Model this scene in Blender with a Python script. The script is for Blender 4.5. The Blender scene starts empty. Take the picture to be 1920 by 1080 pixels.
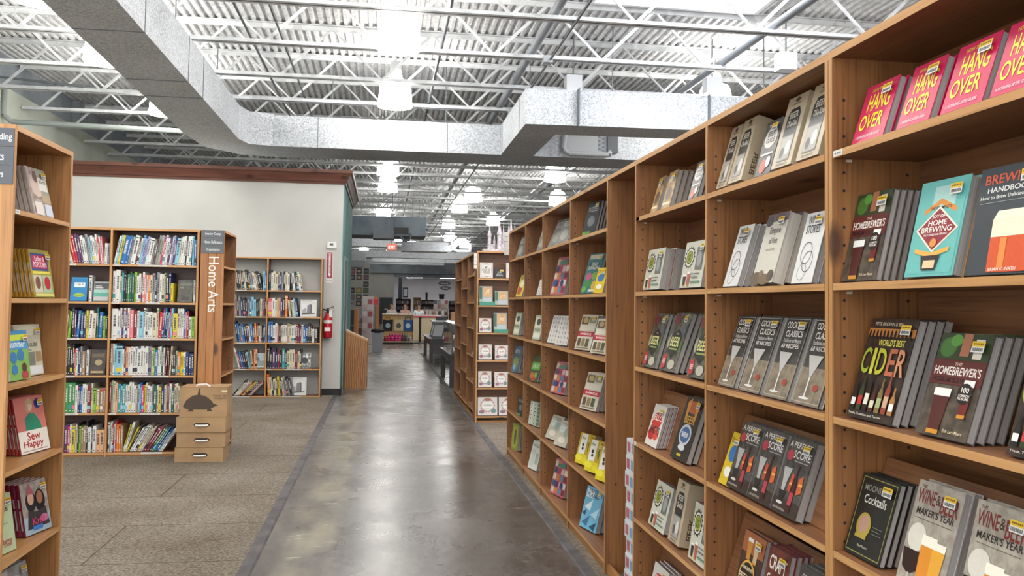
import bpy, math, random
from mathutils import Vector, Matrix, Euler
R = math.radians
rnd = random.Random(7)
SC = bpy.context.scene
COL = SC.collection

# ------------------------------------------------------------------ camera, world, exposure
cam_d = bpy.data.cameras.new('camera')
cam = bpy.data.objects.new('camera', cam_d)
COL.objects.link(cam)
SC.camera = cam
cam_d.sensor_width = 36.0
cam_d.lens = 1600.0 / 1920.0 * 36.0
cam_d.shift_y = -32.35 / 1920.0
cam_d.clip_end = 200
_yaw, _pit, _rol = 0.14934, 0.03974, 0.012867
_f = Vector((math.sin(_yaw) * math.cos(_pit), math.cos(_yaw) * math.cos(_pit), math.sin(_pit)))
_r = Vector((math.cos(_yaw), -math.sin(_yaw), 0))
_u = _r.cross(_f)
_r2 = _r * math.cos(_rol) + _u * math.sin(_rol)
_u2 = _u * math.cos(_rol) - _r * math.sin(_rol)
cam.matrix_world = Matrix(((_r2.x, _u2.x, -_f.x, 0), (_r2.y, _u2.y, -_f.y, 0), (_r2.z, _u2.z, -_f.z, 1.5), (0, 0, 0, 1)))

W = bpy.data.worlds.new('world')
SC.world = W
W.use_nodes = True
W.node_tree.nodes['Background'].inputs[0].default_value = (0.90, 0.94, 1.0, 1)
W.node_tree.nodes['Background'].inputs[1].default_value = 1.15
SC.view_settings.view_transform = 'Standard'
SC.view_settings.look = 'None'
SC.view_settings.gamma = 1.0
SC.view_settings.use_curve_mapping = False
SC.view_settings.exposure = 0.55
LAMP_POWER = 27.0
FAR_LAMP_POWER = 16.0
TUBE_POWER = 14.0
SKY_POWER = 7.0
# soft fill light added behind the camera, where the room stays open
al = bpy.data.lights.new('behind_camera_fill', 'AREA')
al.shape = 'RECTANGLE'; al.size = 9.0; al.size_y = 3.4; al.energy = 190; al.color = (0.93, 0.96, 1.0)
alo = bpy.data.objects.new('behind_camera_fill', al); COL.objects.link(alo)
alo.location = (-0.8, -2.6, 2.3); alo.rotation_euler = (R(90), 0, 0)

# ------------------------------------------------------------------ materials
_mats = {}
def lin(h):
    h = h.lstrip('#')
    o = []
    for i in (0, 2, 4):
        c = int(h[i:i+2], 16) / 255
        o.append(c / 12.92 if c <= 0.04045 else ((c + 0.055) / 1.055) ** 2.4)
    return (*o, 1)
def newmat(name):
    m = bpy.data.materials.new(name); m.use_nodes = True
    nt = m.node_tree
    return m, nt, nt.nodes['Principled BSDF']
def col(h, rough=0.5, metal=0.0, spec=0.5):
    k = (h, rough, metal, spec)
    if k in _mats: return _mats[k]
    m, nt, b = newmat('paint_' + h)
    c = lin(h)
    n = nt.nodes.new('ShaderNodeTexNoise'); n.inputs['Scale'].default_value = 35
    r = nt.nodes.new('ShaderNodeMapRange'); r.inputs[3].default_value = 0.90; r.inputs[4].default_value = 1.08
    v = nt.nodes.new('ShaderNodeMix'); v.data_type = 'RGBA'; v.blend_type = 'MULTIPLY'; v.inputs[0].default_value = 1
    v.inputs[6].default_value = c
    nt.links.new(n.outputs[0], r.inputs[0]); nt.links.new(r.outputs[0], v.inputs[7]); nt.links.new(v.outputs[2], b.inputs['Base Color'])
    b.inputs['Roughness'].default_value = rough; b.inputs['Metallic'].default_value = metal
    b.inputs['Specular IOR Level'].default_value = spec
    _mats[k] = m
    return m
def mottled(h1, h2, scale=40, rough=0.4, h3=None):
    k = (h1, h2, h3, scale, rough)
    if k in _mats: return _mats[k]
    m, nt, b = newmat('printed_' + h1)
    tc = nt.nodes.new('ShaderNodeTexCoord')
    n = nt.nodes.new('ShaderNodeTexNoise'); n.inputs['Scale'].default_value = scale; n.inputs['Detail'].default_value = 3
    r = nt.nodes.new('ShaderNodeValToRGB')
    r.color_ramp.elements[0].position = 0.4; r.color_ramp.elements[0].color = lin(h1)
    r.color_ramp.elements[1].position = 0.6; r.color_ramp.elements[1].color = lin(h2)
    if h3:
        e = r.color_ramp.elements.new(0.5); e.color = lin(h3)
    nt.links.new(tc.outputs['Object'], n.inputs['Vector']); nt.links.new(n.outputs[0], r.inputs[0])
    nt.links.new(r.outputs[0], b.inputs['Base Color']); b.inputs['Roughness'].default_value = rough
    _mats[k] = m
    return m
def glow(h, s, name='glow'):
    k = (name, h, s)
    if k in _mats: return _mats[k]
    m, nt, b = newmat(name)
    b.inputs['Base Color'].default_value = lin(h)
    b.inputs['Emission Color'].default_value = lin(h); b.inputs['Emission Strength'].default_value = s
    b.inputs['Roughness'].default_value = 0.3
    _mats[k] = m
    return m
def wood(name, c1, c2, c3, axis, rough=0.45, knot='3a2014'):
    m, nt, b = newmat(name)
    N, L = nt.nodes, nt.links
    tc = N.new('ShaderNodeTexCoord'); oi = N.new('ShaderNodeObjectInfo')
    ad = N.new('ShaderNodeVectorMath'); ad.operation = 'ADD'
    ml = N.new('ShaderNodeMath'); ml.operation = 'MULTIPLY'; ml.inputs[1].default_value = 13.0
    L.new(oi.outputs['Random'], ml.inputs[0]); L.new(tc.outputs['Object'], ad.inputs[0]); L.new(ml.outputs[0], ad.inputs[1])
    def mp(a, o):
        q = N.new('ShaderNodeMapping'); s = [o, o, o]; s[axis] = a; q.inputs['Scale'].default_value = s
        L.new(ad.outputs[0], q.inputs[0]); return q
    n1 = N.new('ShaderNodeTexNoise'); n1.inputs['Scale'].default_value = 1; n1.inputs['Detail'].default_value = 4; n1.inputs['Distortion'].default_value = 0.6
    L.new(mp(1.3, 16).outputs[0], n1.inputs['Vector'])
    w = N.new('ShaderNodeTexNoise'); w.inputs['Scale'].default_value = 1; w.inputs['Detail'].default_value = 2
    L.new(mp(3, 110).outputs[0], w.inputs['Vector'])
    r = N.new('ShaderNodeValToRGB')
    r.color_ramp.elements[0].position = 0.3; r.color_ramp.elements[0].color = lin(c2)
    r.color_ramp.elements[1].position = 0.7; r.color_ramp.elements[1].color = lin(c1)
    L.new(n1.outputs[0], r.inputs[0])
    mx = N.new('ShaderNodeMix'); mx.data_type = 'RGBA'; mx.inputs[7].default_value = lin(c3)
    rr = N.new('ShaderNodeMapRange'); rr.inputs[1].default_value = 0.5; rr.inputs[2].default_value = 0.72; rr.inputs[4].default_value = 0.7
    L.new(w.outputs[0], rr.inputs[0]); L.new(rr.outputs[0], mx.inputs[0]); L.new(r.outputs[0], mx.inputs[6])
    vo = N.new('ShaderNodeTexVoronoi'); vo.inputs['Scale'].default_value = 1.0
    L.new(mp(1.7, 3.2).outputs[0], vo.inputs['Vector'])
    kr = N.new('ShaderNodeMapRange'); kr.inputs[1].default_value = 0.06; kr.inputs[2].default_value = 0.13; kr.inputs[3].default_value = 0.85; kr.inputs[4].default_value = 0
    L.new(vo.outputs['Distance'], kr.inputs[0])
    m2 = N.new('ShaderNodeMix'); m2.data_type = 'RGBA'; m2.inputs[7].default_value = lin(knot)
    L.new(kr.outputs[0], m2.inputs[0]); L.new(mx.outputs[2], m2.inputs[6]); L.new(m2.outputs[2], b.inputs['Base Color'])
    b.inputs['Roughness'].default_value = rough
    return m
WV = wood('pine_vertical_grain', 'a87744', '916237', '754a28', 2)
WX = wood('pine_long_grain', 'ac7c48', '95663a', '784e2b', 0)
WDV = wood('stained_pine_vertical', '936338', '794e2c', '5c3920', 2)
WDX = wood('stained_pine_long', '946440', '7a5033', '5f3c26', 0)
WDK = wood('shade_toned_back', '5a3a2e', '4a2e24', '3a241c', 0)  # shade inside the home arts case put into the back panel colour
WE = wood('pine_edge', 'cf9f6c', 'be8b56', 'a27242', 0)
WEV = wood('pine_edge_vertical', 'c8965e', 'b5814c', '98693c', 2)
WP = wood('plank_pillar_pine', 'b27a45', '9c6535', '824f29', 2, knot='2e170c')
WO, _nt, _b = newmat('red_oak_plywood')
_tc = _nt.nodes.new('ShaderNodeTexCoord'); _mp = _nt.nodes.new('ShaderNodeMapping'); _mp.inputs['Scale'].default_value = (9, 9, 2.2)
_wv = _nt.nodes.new('ShaderNodeTexWave'); _wv.inputs['Scale'].default_value = 1.1; _wv.inputs['Distortion'].default_value = 9; _wv.inputs['Detail'].default_value = 3; _wv.inputs['Detail Scale'].default_value = .8
_rp = _nt.nodes.new('ShaderNodeValToRGB'); _rp.color_ramp.elements[0].color = lin('7f4c22'); _rp.color_ramp.elements[0].position = .1; _rp.color_ramp.elements[1].color = lin('b87f48'); _rp.color_ramp.elements[1].position = .55
_nt.links.new(_tc.outputs['Object'], _mp.inputs[0]); _nt.links.new(_mp.outputs[0], _wv.inputs['Vector']); _nt.links.new(_wv.outputs[0], _rp.inputs[0]); _nt.links.new(_rp.outputs[0], _b.inputs['Base Color']); _b.inputs['Roughness'].default_value = .4
WC = wood('crown_mahogany', '74483a', '5d382c', '482a20', 0)
def mk_floor():
    m, nt, b = newmat('polished_concrete'); N, L = nt.nodes, nt.links
    tc = N.new('ShaderNodeTexCoord')
    def noise(s, d, scl=(1, 1, 1), dist=0):
        q = N.new('ShaderNodeMapping'); q.inputs['Scale'].default_value = scl; L.new(tc.outputs['Object'], q.inputs[0])
        n = N.new('ShaderNodeTexNoise'); n.inputs['Scale'].default_value = s; n.inputs['Detail'].default_value = d; n.inputs['Distortion'].default_value = dist
        L.new(q.outputs[0], n.inputs['Vector']); return n
    def ramp(src, stops):
        r = N.new('ShaderNodeValToRGB'); e = r.color_ramp.elements
        e[0].position, e[0].color = stops[0][0], lin(stops[0][1]); e[1].position, e[1].color = stops[-1][0], lin(stops[-1][1])
        for p, c in stops[1:-1]:
            x = e.new(p); x.color = lin(c)
        L.new(src, r.inputs[0]); return r
    def mix(f, a, bb):
        x = N.new('ShaderNodeMix'); x.data_type = 'RGBA'; L.new(f, x.inputs[0])
        if isinstance(a, str): x.inputs[6].default_value = lin(a)
        else: L.new(a, x.inputs[6])
        if isinstance(bb, str): x.inputs[7].default_value = lin(bb)
        else: L.new(bb, x.inputs[7])
        return x.outputs[2]
    def rng(src, a, c, lo=0, hi=1):
        r = N.new('ShaderNodeMapRange'); r.inputs[1].default_value = a; r.inputs[2].default_value = c; r.inputs[3].default_value = lo; r.inputs[4].default_value = hi
        L.new(src, r.inputs[0]); return r.outputs[0]
    def mul(a, c):
        x = N.new('ShaderNodeMath'); x.operation = 'MULTIPLY'; L.new(a, x.inputs[0]); L.new(c, x.inputs[1]); return x.outputs[0]
    base = ramp(noise(1.6, 5, (1, .6, 1), .0).outputs[0], [(.3, '4c4845'), (.5, '625d5a'), (.7, '7a7571')]).outputs[0]
    sx = N.new('ShaderNodeSeparateXYZ'); L.new(tc.outputs['Object'], sx.inputs[0])
    # brown stained traffic side towards the shelving run, shape broken by noise
    nb = noise(1.1, 4, (1, .5, 1), .1).outputs[0]
    side = rng(sx.outputs[0], .1, .6)
    base = mix(mul(side, rng(nb, .3, .75)), base, '503f37')
    # band of old adhesive with pale chips
    w1 = rng(sx.outputs[0], -.62, -.52); w2 = rng(sx.outputs[0], -.30, -.22, 1, 0)
    band = mul(w1, w2)
    nn = noise(4, 4, (1, .35, 1), .0).outputs[0]
    base = mix(mul(band, rng(nn, .34, .6)), base, '948b78')
    ch = noise(11, 4, (.6, 2.0, 1), .2).outputs[0]
    base = mix(mul(band, rng(ch, .64, .67)), base, 'c9c3b2')
    ch2 = noise(6.5, 4, (1, 1.6, 1), .1).outputs[0]
    base = mix(mul(rng(sx.outputs[0], .7, .95), rng(ch2, .58, .78)), base, '8f8672')
    base = mix(rng(noise(22, 3, (1, .4, 1)).outputs[0], .35, .8, 0, .35), base, '9a948d')
    base = mix(rng(noise(3.2, 4, (1, .4, 1)).outputs[0], .35, .8, 0, .6), base, '352f2b')
    cr = N.new('ShaderNodeTexVoronoi'); cr.feature = 'DISTANCE_TO_EDGE'; cr.inputs['Scale'].default_value = .55; L.new(tc.outputs['Object'], cr.inputs['Vector'])
    base = mix(rng(cr.outputs['Distance'], .0, .004, .12, 0), base, '2c2622')
    L.new(base, b.inputs['Base Color'])
    L.new(rng(noise(2, 2).outputs[0], .3, .7, .24, .33), b.inputs['Roughness'])
    b.inputs['Specular IOR Level'].default_value = .62
    bp = N.new('ShaderNodeBump'); bp.inputs['Strength'].default_value = .05; bp.inputs['Distance'].default_value = .004
    L.new(noise(5, 2, (1, 1.4, 1)).outputs[0], bp.inputs['Height']); L.new(bp.outputs[0], b.inputs['Normal'])
    return m
def pages(c1, c2):
    m, nt, b = newmat('page_edges'); N, L = nt.nodes, nt.links
    tc = N.new('ShaderNodeTexCoord'); q = N.new('ShaderNodeMapping'); q.inputs['Scale'].default_value = (2, 900, 2)
    n = N.new('ShaderNodeTexNoise'); n.inputs['Scale'].default_value = 1; n.inputs['Detail'].default_value = 1
    r = N.new('ShaderNodeValToRGB'); r.color_ramp.elements[0].position = .3; r.color_ramp.elements[0].color = lin(c2); r.color_ramp.elements[1].position = .65; r.color_ramp.elements[1].color = lin(c1)
    L.new(tc.outputs['Object'], q.inputs[0]); L.new(q.outputs[0], n.inputs['Vector']); L.new(n.outputs[0], r.inputs[0]); L.new(r.outputs[0], b.inputs['Base Color'])
    b.inputs['Roughness'].default_value = .8
    return m
M_FLOOR = mk_floor()
def mk_carpet():
    m, nt, b = newmat('worn_carpet_tile'); N, L = nt.nodes, nt.links
    tc = N.new('ShaderNodeTexCoord')
    n = N.new('ShaderNodeTexNoise'); n.inputs['Scale'].default_value = 120; n.inputs['Detail'].default_value = 3
    q = N.new('ShaderNodeMapping'); q.inputs['Scale'].default_value = (.5, 1, 1); L.new(tc.outputs['Object'], q.inputs[0]); L.new(q.outputs[0], n.inputs['Vector'])
    n2 = N.new('ShaderNodeTexNoise'); n2.inputs['Scale'].default_value = 1.3; n2.inputs['Detail'].default_value = 6; L.new(tc.outputs['Object'], n2.inputs['Vector'])
    r = N.new('ShaderNodeValToRGB'); r.color_ramp.elements[0].position = .36; r.color_ramp.elements[0].color = lin('665e55'); r.color_ramp.elements[1].position = .66; r.color_ramp.elements[1].color = lin('a1978c')
    L.new(n.outputs[0], r.inputs[0])
    r2 = N.new('ShaderNodeValToRGB'); r2.color_ramp.elements[0].position = .3; r2.color_ramp.elements[0].color = lin('d8d2c8'); r2.color_ramp.elements[1].position = .7; r2.color_ramp.elements[1].color = lin('ffffff')
    L.new(n2.outputs[0], r2.inputs[0])
    x = N.new('ShaderNodeMix'); x.data_type = 'RGBA'; x.blend_type = 'MULTIPLY'; x.inputs[0].default_value = 1
    L.new(r.outputs[0], x.inputs[6]); L.new(r2.outputs[0], x.inputs[7])
    br = N.new('ShaderNodeTexBrick'); br.inputs['Scale'].default_value = 1; br.inputs['Brick Width'].default_value = 3.3; br.inputs['Row Height'].default_value = .86
    br.inputs['Mortar Size'].default_value = .006; br.inputs['Mortar Smooth'].default_value = .3
    br.inputs['Color1'].default_value = (1, 1, 1, 1); br.inputs['Color2'].default_value = (.93, .93, .93, 1); br.inputs['Mortar'].default_value = (.45, .42, .4, 1)
    L.new(tc.outputs['Object'], br.inputs['Vector'])
    y = N.new('ShaderNodeMix'); y.data_type = 'RGBA'; y.blend_type = 'MULTIPLY'; y.inputs[0].default_value = 1
    L.new(x.outputs[2], y.inputs[6]); L.new(br.outputs[0], y.inputs[7]); L.new(y.outputs[2], b.inputs['Base Color'])
    b.inputs['Roughness'].default_value = .95; b.inputs['Specular IOR Level'].default_value = .1
    bp = N.new('ShaderNodeBump'); bp.inputs['Strength'].default_value = .5; bp.inputs['Distance'].default_value = .004
    L.new(n.outputs[0], bp.inputs['Height']); L.new(bp.outputs[0], b.inputs['Normal'])
    return m
M_CARPET = mk_carpet()
def mk_galv(name, c1, c2, scale, rough, metal):
    m, nt, b = newmat(name); N, L = nt.nodes, nt.links
    tc = N.new('ShaderNodeTexCoord')
    v = N.new('ShaderNodeTexVoronoi'); v.inputs['Scale'].default_value = scale; L.new(tc.outputs['Object'], v.inputs['Vector'])
    sp = N.new('ShaderNodeSeparateColor'); L.new(v.outputs['Color'], sp.inputs[0])
    n = N.new('ShaderNodeTexNoise'); n.inputs['Scale'].default_value = 1.5; n.inputs['Detail'].default_value = 5; L.new(tc.outputs['Object'], n.inputs['Vector'])
    a = N.new('ShaderNodeMath'); a.operation = 'MULTIPLY_ADD'; a.inputs[1].default_value = .6; L.new(sp.outputs[0], a.inputs[0])
    s = N.new('ShaderNodeMath'); s.operation = 'MULTIPLY'; s.inputs[1].default_value = .45; L.new(n.outputs[0], s.inputs[0]); L.new(s.outputs[0], a.inputs[2])
    r = N.new('ShaderNodeValToRGB'); r.color_ramp.elements[0].position = .1; r.color_ramp.elements[0].color = lin(c1); r.color_ramp.elements[1].position = .7; r.color_ramp.elements[1].color = lin(c2)
    L.new(a.outputs[0], r.inputs[0]); L.new(r.outputs[0], b.inputs['Base Color'])
    b.inputs['Metallic'].default_value = metal; b.inputs['Roughness'].default_value = rough
    return m
M_DUCT = mk_galv('galvanised_spangle', '868a8e', 'c6c9cf', 64, .5, .0)
M_DECK = mk_galv('galvanised_deck', 'b4b4b4', 'dcdcde', 14, .55, .0)
M_JOIST = mk_galv('joist_paint', 'b4b6b8', 'd4d5d7', 8, .5, .0)
M_WHITE = mottled('c3c2bd', 'bcbbb6', 1.2, .8)
M_GREEN = mottled('b4b9ac', 'c3c8bd', .8, .85)
M_CONC = mottled('7d838a', '9aa0a6', .9, .85)
M_TEAL = mottled('4f8382', '6b9c98', 1.1, .75)
M_BLACK = col('17181a', .5)
M_PAGES = pages('cfc8ba', 'a89f92')
M_PAGEG = pages('a59f98', '746e69')

# ------------------------------------------------------------------ mesh builder
class MB:
    def __init__(s): s.V = []; s.F = []; s.I = []; s.S = []; s.mats = []; s.T = Matrix.Identity(4)
    def mi(s, m):
        if m not in s.mats: s.mats.append(m)
        return s.mats.index(m)
    def add(s, vs, fs, m, smooth=False):
        o = len(s.V); i = s.mi(m)
        s.V += [tuple(s.T @ Vector(v)) for v in vs]
        for f in fs:
            s.F.append([o + k for k in f]); s.I.append(i); s.S.append(smooth)
        return s
    def box(s, x0, y0, z0, x1, y1, z1, m):
        return s.add([(x0, y0, z0), (x1, y0, z0), (x1, y1, z0), (x0, y1, z0), (x0, y0, z1), (x1, y0, z1), (x1, y1, z1), (x0, y1, z1)],
                     [(0, 3, 2, 1), (4, 5, 6, 7), (0, 1, 5, 4), (1, 2, 6, 5), (2, 3, 7, 6), (3, 0, 4, 7)], m)
    def bbox(s, x0, y0, z0, x1, y1, z1, m, c=.002):
        # box with chamfered vertical+horizontal front edges (front = -y)
        pr = [(x0 + c, y0), (x1 - c, y0), (x1, y0 + c), (x1, y1), (x0, y1), (x0, y0 + c)]
        n = 6
        v = [(x, y, z0) for x, y in pr] + [(x, y, z1) for x, y in pr]
        f = [tuple(range(n))[::-1], tuple(range(n, 2 * n))] + [(i, (i + 1) % n, n + (i + 1) % n, n + i) for i in range(n)]
        return s.add(v, f, m)
    def prism(s, pts, y0, y1, m, axis='y'):
        # pts (a,b) counter-clockwise; extruded along axis
        n = len(pts)
        def P(a, b, t): return {'y': (a, t, b), 'x': (t, a, b), 'z': (a, b, t)}[axis]
        v = [P(a, b, y0) for a, b in pts] + [P(a, b, y1) for a, b in pts]
        f = [tuple(range(n)), tuple(range(n, 2 * n))[::-1]] + [(i, n + i, n + (i + 1) % n, (i + 1) % n) for i in range(n)]
        return s.add(v, f, m)
    def cyl(s, p0, p1, r, m, n=8, r1=None, cap=True):
        p0, p1 = Vector(p0), Vector(p1); r1 = r if r1 is None else r1
        d = (p1 - p0).normalized(); a = d.orthogonal().normalized(); b = d.cross(a)
        v = []
        for p, q in ((p0, r), (p1, r1)):
            for i in range(n):
                t = 2 * math.pi * i / n; v.append(p + a * (q * math.cos(t)) + b * (q * math.sin(t)))
        f = [(i, (i + 1) % n, n + (i + 1) % n, n + i) for i in range(n)]
        s.add(v, f, m, True)
        if cap: s.add(v, [tuple(range(n))[::-1], tuple(range(n, 2 * n))], m)
        return s
    def tube(s, pts, r, m, n=8):
        for a, b in zip(pts, pts[1:]): s.cyl(a, b, r, m, n)
        return s
    def beam(s, p0, p1, w, h, m, up=(0, 0, 1)):
        p0, p1 = Vector(p0), Vector(p1); d = (p1 - p0).normalized(); u = Vector(up)
        a = d.cross(u)
        if a.length < 1e-4: a = Vector((1, 0, 0))
        a.normalize(); b = a.cross(d)
        v = []
        for p in (p0, p1):
            for x, y in ((-1, -1), (1, -1), (1, 1), (-1, 1)): v.append(p + a * (x * w / 2) + b * (y * h / 2))
        return s.add(v, [(0, 3, 2, 1), (4, 5, 6, 7), (0, 1, 5, 4), (1, 2, 6, 5), (2, 3, 7, 6), (3, 0, 4, 7)], m)
    def lathe(s, prof, c, m, n=20):
        v = []
        for r, z in prof:
            for i in range(n):
                t = 2 * math.pi * i / n; v.append((c[0] + r * math.cos(t), c[1] + r * math.sin(t), c[2] + z))
        f = []
        for k in range(len(prof) - 1):
            for i in range(n):
                f.append((k * n + i, k * n + (i + 1) % n, (k + 1) * n + (i + 1) % n, (k + 1) * n + i))
        return s.add(v, f, m, True)
    def flat(s, pts, y, m):   # polygon facing -y
        return s.add([(a, y, b) for a, b in pts], [tuple(range(len(pts)))], m)
    def obj(s, name, parent=None, me=None):
        if me is None:
            me = bpy.data.meshes.new(name); me.from_pydata(s.V, [], s.F)
            for m in s.mats: me.materials.append(m)
            me.polygons.foreach_set('material_index', s.I); me.polygons.foreach_set('use_smooth', s.S); me.update()
        o = bpy.data.objects.new(name, me); COL.objects.link(o)
        if parent: o.parent = parent
        return o
_labels = {}
def tag(o, label, cat, group=None, loc=None, rot=None, kind=None):
    o['label'] = label; o['category'] = cat; _labels.setdefault(label, []).append(o)
    if group: o['group'] = group
    if kind: o['kind'] = kind
    if loc is not None: o.location = loc
    if rot is not None: o.rotation_euler = rot
    return o
def struct(o): o['kind'] = 'structure'; return o
def empty(name, label, cat, loc=(0, 0, 0), rotz=0, group=None):
    o = bpy.data.objects.new(name, None); COL.objects.link(o); o.empty_display_size = .1
    return tag(o, label, cat, group, loc, (0, 0, rotz))
def copy_tree(o, parent=None):
    c = o.copy(); COL.objects.link(c)
    if parent: c.parent = parent
    for ch in o.children: copy_tree(ch, c)
    return c
_txt = {}
def text2d(s, bold=.012):
    """outline of a string as (verts, faces), scaled to the unit square"""
    k = (s, bold)
    if k in _txt: return _txt[k]
    cu = bpy.data.curves.new('lettering', 'FONT'); cu.body = s; cu.offset = bold; cu.resolution_u = 3
    cu.align_x = 'CENTER'; cu.space_line = .8
    ob = bpy.data.objects.new('lettering', cu)
    me = bpy.data.meshes.new_from_object(ob)
    v = [(p.co.x, p.co.y) for p in me.vertices]; f = [tuple(p.vertices) for p in me.polygons]
    bpy.data.objects.remove(ob)
    if not v: v = [(0, 0), (1, 0), (1, 1)]; f = [(0, 1, 2)]
    x0, x1 = min(a for a, b in v), max(a for a, b in v); y0, y1 = min(b for a, b in v), max(b for a, b in v)
    v = [((a - x0) / (x1 - x0), (b - y0) / (y1 - y0)) for a, b in v]
    _txt[k] = (v, f)
    return _txt[k]
def put_text(mb, s, x0, z0, x1, z1, y, m, bold=.012):
    v, f = text2d(s, bold)
    mb.add([(x0 + a * (x1 - x0), y, z0 + b * (z1 - z0)) for a, b in v], f, m)
# ------------------------------------------------------------------ cover artwork (flat print on real covers)
YEL, WHT, BLK = 'e8c23a', 'e9e7e2', '1d1b1c'
def spiral(cx, cy, r, n=16, k=.78):
    return [(cx + (r if i % 2 == 0 else r * k) * math.cos(math.pi * i / n), cy + (r if i % 2 == 0 else r * k) * math.sin(math.pi * i / n)) for i in range(2 * n)]
def glass(cx, y0, w, h, c, foam=WHT):
    return [('p', [(cx - w * .34, y0), (cx + w * .34, y0), (cx + w * .5, y0 + h), (cx - w * .5, y0 + h)], c), ('r', cx - w * .5, y0 + h * .82, cx + w * .5, y0 + h, foam), ('r', cx - w * .36, y0 - h * .05, cx + w * .36, y0 + h * .05, 'c98a2c')]
def bottle(cx, y0, w, h, c, lab=WHT):
    return [('p', [(cx - w / 2, y0), (cx + w / 2, y0), (cx + w / 2, y0 + h * .55), (cx + w * .16, y0 + h * .72), (cx + w * .16, y0 + h), (cx - w * .16, y0 + h), (cx - w * .16, y0 + h * .72), (cx - w / 2, y0 + h * .55)], c), ('r', cx - w * .45, y0 + h * .15, cx + w * .45, y0 + h * .42, lab)]
def martini(cx, y0, w, h):
    return [('p', [(cx - w / 2, y0 + h), (cx, y0 + h * .45), (cx + w / 2, y0 + h)], 'b9b6b2'), ('r', cx - w * .04, y0 + .02, cx + w * .04, y0 + h * .5, 'dedbd6'), ('e', cx, y0 + .015, w * .35, .015, 'dedbd6')]
D = {}
D['hangover'] = ('c4174f', 'c4174f', [('t', 'HOW TO', .22, .86, .55, .92, 'd9c93a'), ('t', 'HANG', .2, .52, .88, .82, 'dcd827'), ('t', 'OVER', .1, .2, .82, .47, 'dcd827'), ('t', 'A MORNING-AFTER GUIDE', .1, .06, .85, .11, 'e9c9d2')])
D['homebrewer'] = (('5d4f42', '3d332b'), '6a6663', [('r', 0, .74, 1, 1, '2c3a1f'), ('e', .2, .86, .16, .1, '41702c'), ('e', .33, .93, .12, .06, '58903a'), ('r', .45, .78, .62, 1, 'a4684a'), ('r', .7, .76, .86, .95, 'd9cfc0'), ('r', 0, .5, 1, .74, '5b1f1c'), ('t', 'THE', .42, .685, .56, .715, 'd8b9a6'), ('t', "HOMEBREWER'S", .06, .59, .95, .675, 'f0e6dc'), ('t', 'PROBLEM SOLVER', .06, .52, .75, .57, '241112')] + glass(.34, .04, .32, .42, '4d1410') + glass(.8, .22, .2, .34, '6b1a10') + [('e', .76, .43, .14, .1, '17110f'), ('t', '100', .69, .44, .83, .49, 'f0e6dc'), ('t', 'COMMON', .66, .4, .86, .425, 'f0e6dc'), ('t', 'PROBLEMS', .66, .37, .86, .395, 'f0e6dc'), ('t', 'Erik Lars Myers', .55, .04, .92, .08, 'd8c3a2')])
D['joy'] = ('66b3ad', 'c98b4a', [('r', .04, .03, .96, .97, '67b4ae'), ('o', .5, .5, .48, .48, 0, '')][:1] + [('r', .32, .72, .78, .93, 'a9cfc9'), ('p', [(.18, .69), (.5, .8), (.84, .69), (.84, .64), (.5, .74), (.18, .64)], 'd98d3c'), ('t', 'THE COMPLETE', .28, .69, .74, .72, '4a1d1d'), ('p', [(.08, .48), (.5, .24), (.94, .48), (.5, .72)], 'f1e2cf'), ('p', [(.12, .48), (.5, .265), (.9, .48), (.5, .695)], '8e2433'), ('t', 'JOY OF', .38, .585, .64, .63, 'f7efe4'), ('t', 'HOME', .32, .52, .7, .575, 'f7efe4'), ('t', 'BREWING', .2, .45, .82, .51, 'f7efe4'), ('t', 'FULLY REVISED AND UPDATED', .27, .415, .75, .435, 'f7efe4'), ('e', .5, .34, .07, .045, 'd98d3c'), ('p', [(.15, .29), (.5, .24), (.85, .29), (.85, .245), (.5, .19), (.15, .245)], 'e3ab4b'), ('p', [(.36, .06), (.64, .06), (.7, .21), (.3, .21)], '2a1a18'), ('r', .38, .08, .62, .16, 'e2c79d')])
D['brew'] = ('3b4045', '34383c', [('t', 'BREWING', .1, .84, .92, .93, 'd2573a'), ('t', 'HANDBOOK', .16, .76, .86, .81, 'e4e4e0'), ('t', 'How to Brew Delicious Beer', .06, .7, .94, .735, 'dcdcd6'), ('r', .06, .665, .94, .669, 'a9a9a4'), ('p', [(.34, .02), (.96, .02), (1, .5), (.93, .58), (.4, .58), (.33, .5)], 'd2552a'), ('r', .335, .34, .995, .5, 'e9e2c8'), ('p', [(.335, .5), (.99, .5), (.93, .58), (.4, .58)], 'ece6cf'), ('r', .5, .06, .6, .33, 'e98b45'), ('t', 'BRIAN KUNATH', .38, .03, .8, .06, 'f4e6d6')])
D['cider'] = (('3c2a20', '241a16'), '8a8886', [('r', 0, .82, 1, .9, 'b97a3e')] + [('e', .04 + .08 * i, .84, .022, .045, '1a1210') for i in range(12)] + [('t', 'PETE BROWN & BILL', .12, .925, .75, .96, 'c9b9a4'), ('t', "WORLD'S BEST", .3, .725, .86, .79, 'd8cf5a'), ('t', 'C', .04, .44, .22, .7, '9fb13a'), ('t', 'I', .26, .44, .33, .7, 'c6c63e'), ('t', 'D', .37, .44, .57, .7, 'b8b832'), ('t', 'E', .61, .44, .77, .7, 'b8684a'), ('t', 'R', .8, .44, .98, .7, 'c98a62')] + sum([bottle(.1 + .14 * i, .08, .1, .26 + .07 * ((i * 7) % 3), ['1d1512', '2a3a1c', '20120f', '4a1d14', '7c6a3a', '8a3a2a', 'a4733f'][i], [WHT, 'b92c2c', 'e2dccb', 'd9d1b8', 'a3b07c', 'c9a58a', WHT][i]) for i in range(7)], []) + [('t', 'Trade, Tradition and Terroir', .08, .025, .8, .05, 'd8cfc0')])
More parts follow.
